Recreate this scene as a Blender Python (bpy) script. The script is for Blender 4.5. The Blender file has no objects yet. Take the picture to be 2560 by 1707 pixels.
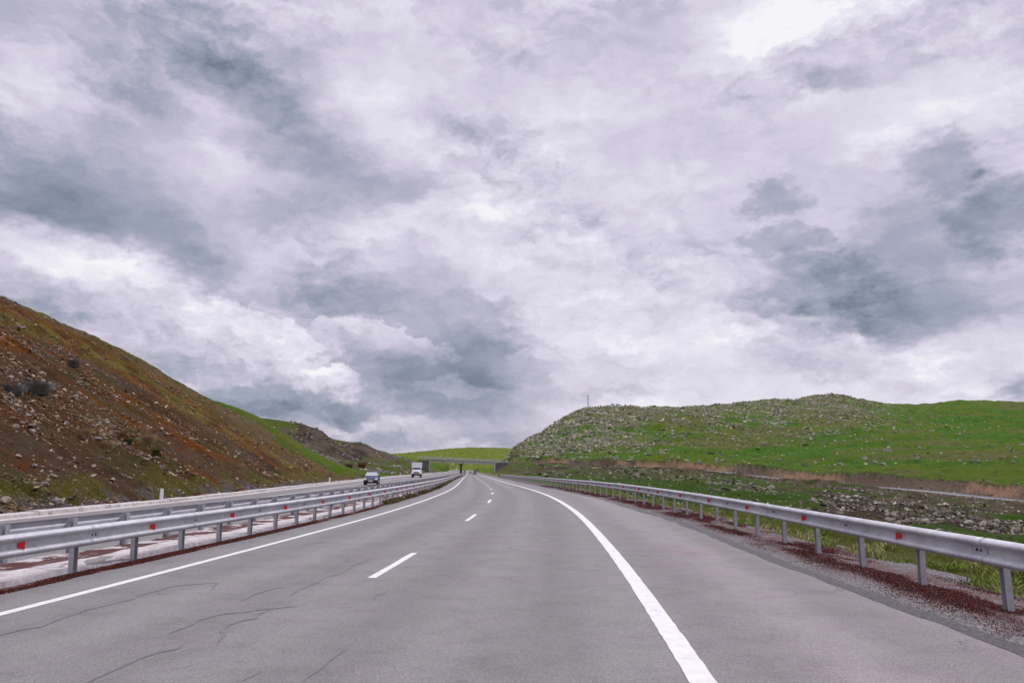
import bpy, math, random
import numpy as np
from math import radians, sin, cos, tan, atan2, pi
random.seed(7); rng = np.random.default_rng(7)
S = bpy.context.scene
col = S.collection

# ------------------------------------------------------------------ camera
FPX = 1890.0; PITCH = math.atan(314.5/FPX); CAMH = 1.6
cam = bpy.data.cameras.new('camera'); camo = bpy.data.objects.new('camera', cam); col.objects.link(camo)
cam.sensor_width = 36.0; cam.lens = FPX/2560*36.0; cam.clip_start = 0.1; cam.clip_end = 9000
camo.location = (0, 0, CAMH); camo.rotation_euler = (pi/2+PITCH, 0, 0)
S.camera = camo
S.view_settings.view_transform = 'Standard'; S.view_settings.look = 'None'
S.view_settings.exposure = 0.0; S.view_settings.gamma = 1.0

def srgb(r, g, b):
    f = lambda c: (c/255/12.92) if c/255 <= 0.04045 else ((c/255+0.055)/1.055)**2.4
    return (f(r), f(g), f(b))
def c4(c): return (c[0], c[1], c[2], 1.0)
def pdir(px, py):
    """direction of a photo pixel: azimuth from +Y and tangent of elevation"""
    u = px-1280.0; v = 853.5-py
    x = u; y = FPX*cos(PITCH)-v*sin(PITCH); z = FPX*sin(PITCH)+v*cos(PITCH)
    return atan2(x, y), z/math.hypot(x, y)
def ptw(px, py, Y):
    az, t = pdir(px, py); R = Y/cos(az)
    return np.array([Y*tan(az), Y, CAMH+R*t])

# ------------------------------------------------------------------ node helper
class NT:
    def __init__(s, tree): s.t = tree; s.n = tree.nodes; s.l = tree.links
    def node(s, kind, **kw):
        n = s.n.new(kind)
        for k, v in kw.items(): setattr(n, k, v)
        return n
    def put(s, sock, v):
        if v is None: return
        if hasattr(v, 'is_output') or isinstance(v, bpy.types.NodeSocket): s.l.new(v, sock)
        else:
            if isinstance(v, (tuple, list)) and len(v) == 3 and sock.type == 'RGBA': v = (*v, 1.0)
            sock.default_value = v
    def m(s, op, a, b=None, c=None, clamp=False):
        n = s.node('ShaderNodeMath', operation=op, use_clamp=clamp)
        s.put(n.inputs[0], a); s.put(n.inputs[1], b); s.put(n.inputs[2], c)
        return n.outputs[0]
    def vm(s, op, a, b=None, scale=None):
        n = s.node('ShaderNodeVectorMath', operation=op)
        s.put(n.inputs[0], a); s.put(n.inputs[1], b)
        if scale is not None: s.put(n.inputs['Scale'], scale)
        return n.outputs[0]
    def noise(s, vec, scale, detail=4, rough=0.55, out=0, dist=0.0):
        n = s.node('ShaderNodeTexNoise'); s.put(n.inputs['Vector'], vec)
        n.inputs['Scale'].default_value = scale; n.inputs['Detail'].default_value = detail
        n.inputs['Roughness'].default_value = rough; n.inputs['Distortion'].default_value = dist
        return n.outputs[out]
    def voro(s, vec, scale, out='Distance', feature='F1'):
        n = s.node('ShaderNodeTexVoronoi', feature=feature); s.put(n.inputs['Vector'], vec)
        n.inputs['Scale'].default_value = scale
        return n.outputs[out]
    def ramp(s, fac, stops, interp='LINEAR'):
        n = s.node('ShaderNodeValToRGB'); s.put(n.inputs[0], fac); r = n.color_ramp; r.interpolation = interp
        while len(r.elements) < len(stops): r.elements.new(0.5)
        for e, (p, c) in zip(r.elements, stops):
            e.position = p; e.color = (c, c, c, 1) if isinstance(c, (int, float)) else c4(c)
        return n.outputs[0]
    def mix(s, fac, a, b, mode='MIX'):
        n = s.node('ShaderNodeMix', data_type='RGBA', blend_type=mode)
        s.put(n.inputs[0], fac); s.put(n.inputs[6], a); s.put(n.inputs[7], b)
        return n.outputs[2]
    def smooth(s, x, a, b):
        n = s.node('ShaderNodeMapRange', interpolation_type='SMOOTHSTEP')
        s.put(n.inputs[0], x); n.inputs[1].default_value = a; n.inputs[2].default_value = b
        n.inputs[3].default_value = 0; n.inputs[4].default_value = 1
        return n.outputs[0]
    def bump(s, h, strength=0.4, dist=0.02):
        n = s.node('ShaderNodeBump'); s.put(n.inputs['Height'], h)
        n.inputs['Strength'].default_value = strength; n.inputs['Distance'].default_value = dist
        return n.outputs[0]

# ------------------------------------------------------------------ world: overcast cloud sky
SUN_EL, SUN_AZ = radians(52), radians(28)          # azimuth clockwise from +Y
W = bpy.data.worlds.new('World'); S.world = W; W.use_nodes = True
t = NT(W.node_tree); t.n.clear()
out = t.node('ShaderNodeOutputWorld'); bg = t.node('ShaderNodeBackground')
t.l.new(bg.outputs[0], out.inputs[0])
sky = t.node('ShaderNodeTexSky', sky_type='NISHITA'); sky.sun_disc = False
sky.sun_elevation = SUN_EL; sky.sun_rotation = SUN_AZ
tc = t.node('ShaderNodeTexCoord'); D = tc.outputs['Generated']
D = t.vm('NORMALIZE', D)
sep = t.node('ShaderNodeSeparateXYZ'); t.l.new(D, sep.inputs[0])
az = t.m('ARCTAN2', sep.outputs[0], sep.outputs[1]); el = t.m('ARCSINE', sep.outputs[2])
comb = t.node('ShaderNodeCombineXYZ'); t.l.new(az, comb.inputs[0]); t.l.new(t.m('MULTIPLY', el, 1.7), comb.inputs[1])
P = comb.outputs[0]
# cloud-plane coordinates (flatten towards the horizon)
zz = t.m('ADD', t.m('MAXIMUM', sep.outputs[2], 0.0), 0.22)
plane = t.node('ShaderNodeCombineXYZ')
t.l.new(t.m('DIVIDE', sep.outputs[0], zz), plane.inputs[0]); t.l.new(t.m('DIVIDE', sep.outputs[1], zz), plane.inputs[1])
PL = plane.outputs[0]
w1 = t.vm('SUBTRACT', t.noise(P, 4.5, 3, 0.5, 1), (0.5, 0.5, 0.5))
w2 = t.vm('SUBTRACT', t.noise(P, 16, 5, 0.6, 1), (0.5, 0.5, 0.5))
w3 = t.vm('SUBTRACT', t.noise(P, 50, 4, 0.6, 1), (0.5, 0.5, 0.5))
warp = t.vm('ADD', t.vm('ADD', t.vm('SCALE', w1, scale=0.07), t.vm('SCALE', w2, scale=0.085)), t.vm('SCALE', w3, scale=0.035))
ws = t.node('ShaderNodeSeparateXYZ'); t.l.new(warp, ws.inputs[0])
A = t.m('ADD', az, ws.outputs[0]); E = t.m('ADD', el, t.m('MULTIPLY', ws.outputs[1], 0.75))
K = 2560/2352
# x, y, rx, ry (photo read at 2352 px wide), tilt, amount, hardness
BL = [(100,480,210,66,4,-.40,0),(450,595,150,50,-22,-.40,0),(560,180,170,90,-20,-.24,0),(660,280,180,60,-35,-.22,0),(800,400,240,66,-8,-.24,0),(330,100,200,60,20,-.10,0),
 (680,490,140,45,0,-.27,0),(150,370,250,90,0,-.30,0),(830,705,240,58,0,-.32,0),(970,880,250,78,0,-.46,0),(640,935,230,20,0,-.34,0),
 (1080,810,110,80,0,-.26,0),(1010,1000,260,28,0,-.30,0),(2060,590,270,150,8,-.20,0),(1900,640,150,60,-6,-.26,2),(2080,560,190,100,10,-.18,2),(2290,500,110,80,0,-.26,2),
 (1780,450,70,44,0,-.24,2),(2150,385,90,65,-30,-.22,2),(2080,720,200,55,0,-.20,2),(1805,548,100,36,0,-.26,2),(590,880,170,40,-8,-.16,0),
 (30,40,170,90,0,-.24,0),(700,100,280,75,0,-.14,0),(1880,165,230,45,0,-.20,0),(1430,900,90,10,0,-.20,0),(1250,90,260,90,0,-.10,0),
 (2330,890,40,50,0,-.25,0),(1720,700,60,40,0,-.20,0),(720,610,150,30,10,-.12,0),(360,170,140,120,0,-.12,0),(250,790,300,40,-20,-.12,0),
 (1800,50,180,80,8,.42,0),(520,350,120,85,-20,.20,0),(960,505,210,38,8,.26,0),(1120,540,70,60,0,.15,0),(300,605,150,34,-14,.22,0),(595,645,70,42,0,.30,0),
 (620,800,200,50,-24,.26,1),(775,880,60,34,-30,.26,1),(890,790,150,34,-12,.25,1),(1035,888,95,20,-4,.22,2),(760,768,60,18,0,.2,1),
 (1350,790,170,110,0,.16,0),(1620,760,80,65,0,.22,0),(880,200,130,110,0,.20,0),(1330,265,170,45,0,.14,0),
 (2180,860,200,45,0,.26,0),(2010,330,90,26,10,.22,0),(2200,205,220,60,0,.14,0),(80,150,110,90,0,.26,0),(850,985,260,16,0,.20,0),
 (100,580,220,40,-18,.22,0),(1500,420,300,60,0,.06,0),(1480,600,260,60,0,.10,0),(2240,980,200,30,0,.1,0),(1550,940,260,40,0,.22,0)]
F = None
hn = t.m('MULTIPLY', t.m('SUBTRACT', t.noise(P, 34, 5, 0.62, 0), 0.5), 1.9)
for (x, y, rx, ry, rot, amp, hard) in BL:
    a0, t0 = pdir(x*K, y*K); e0 = math.atan(t0)
    sx = rx*K/FPX*cos(a0)**1.5; sy = ry*K/FPX*cos(e0)
    c_, s_ = cos(radians(rot)), sin(radians(rot))
    da = t.m('SUBTRACT', A, a0); de = t.m('SUBTRACT', E, e0)
    p = t.m('ADD', t.m('MULTIPLY', da, c_/sx), t.m('MULTIPLY', de, s_/sx))
    q = t.m('ADD', t.m('MULTIPLY', da, -s_/sy), t.m('MULTIPLY', de, c_/sy))
    r2 = t.m('ADD', t.m('MULTIPLY', p, p), t.m('MULTIPLY', q, q))
    if hard == 2:
        g = t.m('SUBTRACT', 1.0, t.smooth(t.m('ADD', r2, t.m('MULTIPLY', hn, 1.0)), 0.15, 1.75))
    elif hard:
        g = t.m('SUBTRACT', 1.0, t.smooth(t.m('ADD', r2, hn), 0.75, 1.35))
        g = t.m('MULTIPLY', g, t.m('ADD', 0.62, t.m('MULTIPLY', q, 0.38)))
    else:
        g = t.m('EXPONENT', t.m('MULTIPLY', r2, -0.75))
    F = t.m('MULTIPLY_ADD', g, amp*1.0, F if F is not None else 0.675)
n1 = t.m('SUBTRACT', t.noise(PL, 1.7, 8, 0.60, 0, 0.5), 0.5)
n2 = t.m('SUBTRACT', t.noise(t.vm('ADD', P, warp), 11, 8, 0.66, 0), 0.5)
F = t.m('ADD', F, t.m('MULTIPLY', n1, 0.38)); F = t.m('ADD', F, t.m('MULTIPLY', n2, 0.26))
# billow relief: lit upper right sides and grey undersides of the cloud masses
PW = t.vm('ADD', P, t.vm('SCALE', warp, scale=.8))
def relief(sc, off, k):
    a_ = t.noise(PW, sc, 6, .58, 0); b_ = t.noise(t.vm('ADD', PW, off), sc, 6, .58, 0)
    return t.m('MULTIPLY', t.m('SUBTRACT', a_, b_), k)
msk = t.smooth(t.noise(P, 2.6, 2, .5, 0), .38, .62)
rel = t.m('ADD', relief(4.2, (.014, .042, 0), 1.45), relief(12.0, (.006, .018, 0), 1.0))
F = t.m('ADD', F, t.m('MULTIPLY', rel, t.m('MULTIPLY_ADD', msk, .75, .25)))
cloud = t.ramp(F, [(0.0, srgb(112,122,144)), (0.20, srgb(141,149,168)), (0.38, srgb(166,169,187)), (0.53, srgb(192,188,206)), (0.68, srgb(213,208,225)),
                   (0.86, srgb(230,227,241)), (1.0, srgb(246,246,250))])
hue = t.m('MULTIPLY', t.smooth(t.noise(P, 2.2, 3), 0.48, 0.7), t.smooth(F, 0.75, 0.35))
cloud = t.mix(hue, cloud, srgb(150,170,178), 'MIX') if False else t.mix(t.m('MULTIPLY', hue, 0.22), cloud, srgb(150,166,180))
nish = t.vm('SCALE', sky.outputs[0], scale=0.10)
full = t.mix(0.965, nish, cloud)
# an overcast sky is brightest overhead: boosted out of frame to light the ground
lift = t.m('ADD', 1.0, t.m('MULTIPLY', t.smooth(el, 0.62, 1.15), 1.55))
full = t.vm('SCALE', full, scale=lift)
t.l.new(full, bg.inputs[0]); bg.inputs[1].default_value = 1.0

sun = bpy.data.lights.new('sun', 'SUN'); suno = bpy.data.objects.new('sun', sun); col.objects.link(suno)
sun.energy = 1.5; sun.angle = radians(14); sun.color = (1.0, 0.965, 0.91)
suno.rotation_euler = (pi/2-SUN_EL, 0, -SUN_AZ+pi)
suno.location = (0, 0, 60)

# ------------------------------------------------------------------ materials
def mat(name, colr=None, rough=0.8, metal=0.0, build=None, spec=0.5, trans=0.0):
    m = bpy.data.materials.new(name); m.use_nodes = True
    b = m.node_tree.nodes['Principled BSDF']
    b.inputs['Roughness'].default_value = rough; b.inputs['Metallic'].default_value = metal
    b.inputs['Specular IOR Level'].default_value = spec
    if colr: b.inputs['Base Color'].default_value = c4(colr)
    if build:
        T = NT(m.node_tree); T.tc = T.node('ShaderNodeTexCoord'); T.obj = T.tc.outputs['Object']; T.uv = T.tc.outputs['UV']
        T.geo = T.node('ShaderNodeNewGeometry').outputs['Position']; T.b = b
        c, n = build(T)
        if c is not None: T.put(b.inputs['Base Color'], c)
        if n is not None: T.l.new(n, b.inputs['Normal'])
    return m
def attr(T, name='Col'):
    n = T.node('ShaderNodeAttribute'); n.attribute_name = name; return n.outputs['Color']

def _asphalt(T):
    sx = T.node('ShaderNodeSeparateXYZ'); T.l.new(T.uv, sx.inputs[0]); o = sx.outputs[0]
    base = T.ramp(T.noise(T.geo, 0.5, 6, 0.68), [(0.30, (.206,.184,.196)), (0.43, (.208,.200,.212)), (0.5, (.200,.206,.200)), (0.6, (.210,.198,.214)), (0.72, (.236,.218,.226))])
    fine = T.noise(T.geo, 55, 3, 0.75)
    gran = T.voro(T.geo, 90, 'Color')
    g1 = T.node('ShaderNodeSeparateColor'); T.l.new(gran, g1.inputs[0])
    c = T.mix(1.0, base, T.ramp(fine, [(0.25, .60), (0.5, 1.0), (0.8, 1.30)]), 'MULTIPLY')
    c = T.mix(1.0, c, T.ramp(g1.outputs[0], [(0.0, .62), (0.15, .97), (0.85, 1.02), (1, 1.40)]), 'MULTIPLY')
    # mottled patches, pitted aggregate
    c = T.mix(1.0, c, T.ramp(T.noise(T.geo, 1.3, 7, 0.75), [(0.3, .80), (0.5, 1.0), (0.72, 1.10)]), 'MULTIPLY')
    c = T.mix(1.0, c, (1.035, 1.0, .975), 'MULTIPLY')
    c = T.mix(T.m('MULTIPLY', T.smooth(T.noise(T.geo, 14, 5, 0.75), 0.58, 0.72), 0.5), c, (.085,.08,.085))
    # wheel tracks polished a little lighter, shoulder paler and pinker
    wob = T.m('ADD', o, T.m('MULTIPLY', T.m('SUBTRACT', T.noise(T.geo, 0.25, 3), .5), .8))
    tr = T.m('COSINE', T.m('MULTIPLY', wob, 2*pi/1.75))
    c = T.mix(1.0, c, T.ramp(T.m('MULTIPLY_ADD', tr, .5, .5), [(0, .88), (1, 1.06)]), 'MULTIPLY')
    sh = T.smooth(wob, 3.4, 4.6)
    c = T.mix(T.m('MULTIPLY', sh, .75), c, T.mix(1.0, c, (1.20, 1.11, 1.13), 'MULTIPLY'))
    # streaks along the road
    mp = T.node('ShaderNodeMapping'); T.l.new(T.uv, mp.inputs[0]); mp.inputs['Scale'].default_value = (2.2, .05, 1)
    c = T.mix(0.5, c, T.mix(1.0, c, T.ramp(T.noise(mp.outputs[0], 1.0, 5, 0.6), [(0.3, .88), (0.7, 1.12)]), 'MULTIPLY'))
    # hairline cracks
    d = T.voro(T.vm('ADD', T.geo, T.vm('SCALE', T.noise(T.geo, 1.2, 4, .6, 1), scale=1.3)), 0.35, 'Distance', 'DISTANCE_TO_EDGE')
    cr = T.m('MULTIPLY', T.m('LESS_THAN', d, 0.004), T.smooth(T.noise(T.geo, 0.4, 2), .5, .6))
    c = T.mix(T.m('MULTIPLY', cr, .55), c, (.07,.066,.07))
    T.b.inputs['Specular IOR Level'].default_value = 0.3
    return c, T.bump(T.m('ADD', fine, T.m('MULTIPLY', g1.outputs[0], .7)), .5, .006)
M = {}
M['asphalt'] = mat('asphalt', rough=.86, build=_asphalt)
def _seal(T):
    return T.ramp(T.noise(T.geo, 6, 3), [(0.3, (.115,.118,.125)), (0.7, (.165,.165,.175))]), None
M['seal'] = mat('crack_sealant', rough=.7, build=_seal)
def _paint(T):
    c = T.ramp(T.noise(T.geo, 7, 6, .7), [(0.25, (.42,.41,.41)), (0.42, (.64,.625,.625)), (0.7, (.76,.745,.735))])
    c = T.mix(T.m('MULTIPLY', T.smooth(T.noise(T.geo, 42, 4, .8), .60, .72), .6), c, (.25,.24,.24))
    return c, T.bump(T.noise(T.geo, 60, 3), .3, .003)
M['paint'] = mat('road_paint', rough=.7, build=_paint)
def _gravel(T):
    v = T.voro(T.geo, 62, 'Color'); g = T.node('ShaderNodeSeparateColor'); T.l.new(v, g.inputs[0])
    c = T.ramp(g.outputs[0], [(0, (.035,.030,.032)), (.35, (.10,.088,.090)), (.75, (.165,.145,.148)), (1, (.46,.42,.42))])
    c = T.mix(1, c, T.ramp(T.noise(T.geo, 1.5, 5, .7), [(.3, .7), (.7, 1.2)]), 'MULTIPLY')
    rd = T.m('MULTIPLY', T.smooth(T.noise(T.geo, 2.4, 6, .75), .38, .52), T.smooth(T.m('ABSOLUTE', T.m('ADD', sep_u(T), -0.12)), .95, .25))
    c = T.mix(T.m('MULTIPLY', rd, .72), c, T.ramp(g.outputs[1], [(0, (.035,.012,.010)), (.6, (.10,.030,.024)), (1, (.24,.15,.13))]))
    return c, T.bump(T.voro(T.geo, 62), .9, .012)
def sep_u(T):
    sx = T.node('ShaderNodeSeparateXYZ'); T.l.new(T.uv, sx.inputs[0]); return sx.outputs[0]
M['gravel'] = mat('gravel', rough=.95, build=_gravel)
def _median(T):
    u = sep_u(T)                      # 0 front kerb .. 1 rear
    c = T.ramp(T.noise(T.geo, 5, 6, .7), [(.25, (.28,.245,.24)), (.45, (.50,.455,.455)), (.7, (.68,.63,.63))])
    c = T.mix(T.m('MULTIPLY', T.smooth(T.noise(T.geo, 22, 6, .85), .52, .66), .75), c, (.20,.13,.11))
    mp = T.node('ShaderNodeMapping'); T.l.new(T.uv, mp.inputs[0]); mp.inputs['Scale'].default_value = (1.6, .95, 1)
    n = T.m('ADD', T.noise(mp.outputs[0], 1.15, 3, .5), T.m('MULTIPLY', T.m('SUBTRACT', T.noise(T.geo, 9, 5, .7), .5), .35))
    band = T.m('MULTIPLY', T.smooth(u, .22, .5), T.smooth(u, .97, .80))
    red = T.m('MULTIPLY', T.smooth(n, .44, .475), T.smooth(band, .25, .4))
    sy = T.node('ShaderNodeSeparateXYZ'); T.l.new(T.geo, sy.inputs[0])
    c = T.mix(T.m('MULTIPLY', T.smooth(sy.outputs[1], 25, 60), .7), c, T.ramp(T.noise(T.geo, 3, 5, .7), [(.35, (.16,.13,.12)), (.65, (.30,.26,.25))]))
    c = T.mix(red, c, T.ramp(T.noise(T.geo, 40, 3, .8), [(.3, (.035,.010,.008)), (.7, (.12,.026,.02))]))
    d = T.voro(T.geo, 0.5, 'Distance', 'DISTANCE_TO_EDGE')
    c = T.mix(T.m('MULTIPLY', T.m('LESS_THAN', d, .008), .7), c, (.12,.10,.10))
    return c, T.bump(T.noise(T.geo, 12, 6, .7), .6, .03)
M['median'] = mat('whitewashed_concrete', rough=.9, build=_median)
def _redsoil(T):
    c = T.ramp(T.noise(T.geo, 9, 6, .8), [(.36, (.34,.29,.27)), (.46, (.16,.045,.035)), (.6, (.075,.018,.014)), (.75, (.2,.15,.13))])
    return c, T.bump(T.noise(T.geo, 30, 5, .8), .9, .03)
M['redsoil'] = mat('red_stonecrop_ground', rough=.95, build=_redsoil)
def _kerb(T):
    c = T.ramp(T.noise(T.geo, 3, 6, .7), [(.25, (.36,.33,.31)), (.5, (.52,.48,.46)), (.75, (.66,.61,.60))])
    d = T.voro(T.vm('ADD', T.geo, T.vm('SCALE', T.noise(T.geo, 2, 4, .6, 1), scale=.8)), 0.7, 'Distance', 'DISTANCE_TO_EDGE')
    c = T.mix(T.m('MULTIPLY', T.m('LESS_THAN', d, .014), .75), c, (.10,.085,.08))
    c = T.mix(T.m('MULTIPLY', T.smooth(T.noise(T.geo, 14, 5, .8), .58, .68), .5), c, (.2,.17,.15))
    return c, T.bump(T.noise(T.geo, 10, 5, .7), .5, .03)
M['kerb'] = mat('kerb_concrete', rough=.9, build=_kerb)
def _zinc(T):
    c = T.ramp(T.noise(T.geo, 1.6, 6, .75), [(.3, (.33,.33,.36)), (.5, (.46,.46,.50)), (.72, (.58,.58,.62))])
    c = T.mix(T.m('MULTIPLY', T.smooth(T.noise(T.geo, 11, 5, .8), .60, .72), .45), c, (.26,.25,.26))
    c = T.mix(1, c, T.ramp(T.voro(T.geo, 46, 'Color'), [(0, .86), (1, 1.1)]), 'MULTIPLY')
    T.put(T.b.inputs['Roughness'], T.m('MULTIPLY_ADD', T.noise(T.geo, 3, 4), .25, .45))
    return c, T.bump(T.noise(T.geo, 14, 4, .6), .12, .01)
M['zinc'] = mat('galvanised_steel', rough=.5, metal=.25, build=_zinc)
M['zincdull'] = mat('weathered_galvanised_steel', rough=.65, metal=.25, build=lambda T: (T.ramp(T.noise(T.geo, 6, 5, .7), [(.3, (.31,.32,.345)), (.7, (.46,.47,.50))]), None))
M['red'] = mat('red_reflector', (.55,.012,.012), .35)
M['dark'] = mat('dark_steel', (.03,.03,.032), .6)
M['white'] = mat('white_painted', rough=.6, build=lambda T: (T.ramp(T.noise(T.geo, 8, 4), [(.3, (.62,.62,.64)), (.6, (.80,.80,.82))]), None))
M['concrete'] = mat('bridge_concrete', rough=.9, build=lambda T: (T.mix(T.smooth(T.noise(T.geo, .8, 5, .7), .5, .7), T.ramp(T.noise(T.geo, 2.5, 5, .7), [(.3, (.40,.40,.37)), (.7, (.48,.48,.45))]), (.20,.20,.19)), None))
M['concretedark'] = mat('dark_concrete', rough=.9, build=lambda T: (T.ramp(T.noise(T.geo, .9, 5, .7), [(.3, (.035,.028,.028)), (.7, (.075,.06,.06))]), None))  # pier and braces, far darker than the deck concrete
def _masonry(T):
    br = T.node('ShaderNodeTexBrick'); br.inputs['Scale'].default_value = 1.0
    mp = T.node('ShaderNodeMapping'); mp.inputs['Rotation'].default_value = (pi/2, 0, 0); T.l.new(T.geo, mp.inputs[0]); T.l.new(mp.outputs[0], br.inputs['Vector'])
    br.inputs['Color1'].default_value = (.12,.108,.112,1); br.inputs['Color2'].default_value = (.22,.195,.20,1); br.inputs['Mortar'].default_value = (.06,.055,.05,1)
    br.inputs['Brick Width'].default_value = .9; br.inputs['Row Height'].default_value = .45
    return T.mix(1, br.outputs[0], T.ramp(T.noise(T.geo, .5, 5, .7), [(.3, .6), (.7, 1.3)]), 'MULTIPLY'), None
M['masonry'] = mat('tuff_masonry', rough=.95, build=_masonry)
def _terrain(T):
    c = attr(T)
    n = T.noise(T.geo, 2.2, 6, .75)
    c = T.mix(1, c, T.ramp(n, [(.25, .60), (.5, 1.0), (.78, 1.45)]), 'MULTIPLY')
    f = T.noise(T.geo, 14, 5, .8)
    c = T.mix(1, c, T.ramp(f, [(.3, .45), (.5, .98), (.7, 1.65)]), 'MULTIPLY')  # fine noise contrast deepened, its dark end standing in for small shadows
    hs = T.node('ShaderNodeHueSaturation'); T.put(hs.inputs['Color'], c); hs.inputs['Saturation'].default_value = 1.18; hs.inputs['Value'].default_value = .84
    return hs.outputs[0], T.bump(T.m('ADD', T.m('MULTIPLY', n, 2.0), T.m('MULTIPLY', f, .6)), 1.0, .3)
M['terrain'] = mat('soil_and_turf', rough=.97, build=_terrain, spec=.15)
def _rock(T):
    c = attr(T)
    c = T.mix(1, c, T.ramp(T.noise(T.geo, 5, 6, .75), [(.3, .62), (.5, 1.0), (.72, 1.3)]), 'MULTIPLY')
    return c, T.bump(T.noise(T.geo, 9, 6, .7), .8, .06)
M['rock'] = mat('loose_rock', rough=.95, build=_rock, spec=.2)
def rockmat(name, lo, mid, hi):
    def f(T):
        oi = T.node('ShaderNodeObjectInfo').outputs['Random']
        c = T.ramp(T.m('ADD', T.m('MULTIPLY', oi, .55), T.m('MULTIPLY', T.noise(T.geo, 3, 6, .75), .5)), [(.15, lo), (.5, mid), (.9, hi)])
        return c, T.bump(T.noise(T.geo, 7, 6, .7), .9, .08)
    return mat(name, rough=.95, build=f, spec=.2)
M['boulder_brown'] = rockmat('boulder_tan', (.10,.085,.07), (.22,.18,.145), (.40,.34,.28))
M['boulder_grey'] = rockmat('boulder_grey', (.10,.085,.068), (.24,.20,.16), (.48,.43,.36))
M['boulder_lichen'] = rockmat('boulder_lichen', (.10,.11,.07), (.21,.22,.15), (.36,.36,.27))
M['boulder_moss'] = rockmat('boulder_mossy', (.06,.065,.03), (.14,.14,.09), (.24,.23,.17))
M['blade'] = mat('grass_blades', rough=.8, build=lambda T: (attr(T), None), spec=.2)
M['black'] = mat('black_rubber', (.012,.012,.013), .8)
M['navy'] = mat('dark_blue_car_paint', (.016,.026,.085), .3, .3)
M['blackpaint'] = mat('black_car_paint', (.008,.008,.009), .3, .2)
M['truckwhite'] = mat('white_lorry_paint', rough=.45, build=lambda T: (T.ramp(T.noise(T.geo, 2, 4), [(.3, (.60,.62,.66)), (.7, (.74,.75,.78))]), None))
M['tarp'] = mat('white_cargo_box', (.72,.72,.75), .7)
M['glass'] = mat('car_glass', (.03,.035,.04), .08, 0, spec=.8)
M['windscreen'] = mat('windscreen_glass', (.34,.37,.37), .15, 0, spec=.9)
M['lamp'] = mat('headlight_glass', (.9,.9,.80), .3)
M['chrome'] = mat('chrome', (.7,.7,.72), .2, 1)
M['plate'] = mat('number_plate', (.75,.75,.75), .5)
M['signblue'] = mat('sign_blue', (.015,.10,.55), .5)
M['solar'] = mat('solar_panel_back', (.06,.075,.08), .4)

# ------------------------------------------------------------------ mesh helpers
def link(me, name, m, parent=None):
    o = bpy.data.objects.new(name, me); col.objects.link(o)
    if m is not None and len(me.materials) == 0: me.materials.append(m)
    if parent is not None: o.parent = parent
    return o
def nmesh(name, V, Fc, smooth=True, uv=None, colr=None):
    """V (n,3), Fc (m,k) array"""
    V = np.asarray(V, dtype=np.float32); Fc = np.asarray(Fc, dtype=np.int32)
    me = bpy.data.meshes.new(name); me.vertices.add(len(V)); me.vertices.foreach_set('co', V.ravel())
    k = Fc.shape[1]; me.loops.add(Fc.size); me.loops.foreach_set('vertex_index', Fc.ravel())
    me.polygons.add(len(Fc)); me.polygons.foreach_set('loop_start', np.arange(0, Fc.size, k, dtype=np.int32))
    me.polygons.foreach_set('use_smooth', np.full(len(Fc), smooth))
    if uv is not None:
        u = me.uv_layers.new(name='UVMap'); u.data.foreach_set('uv', np.asarray(uv, dtype=np.float32)[Fc.ravel()].ravel())
    if colr is not None:
        a = me.color_attributes.new(name='Col', type='FLOAT_COLOR', domain='POINT')
        cc = np.ones((len(V), 4), dtype=np.float32); cc[:, :3] = colr; a.data.foreach_set('color', cc.ravel())
    me.update(calc_edges=True); me.validate(); return me
def gridfaces(nr, nc):
    i = np.arange(nr-1)[:, None]*nc+np.arange(nc-1)[None, :]
    return np.stack([i, i+1, i+nc+1, i+nc], -1).reshape(-1, 4)
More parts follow.
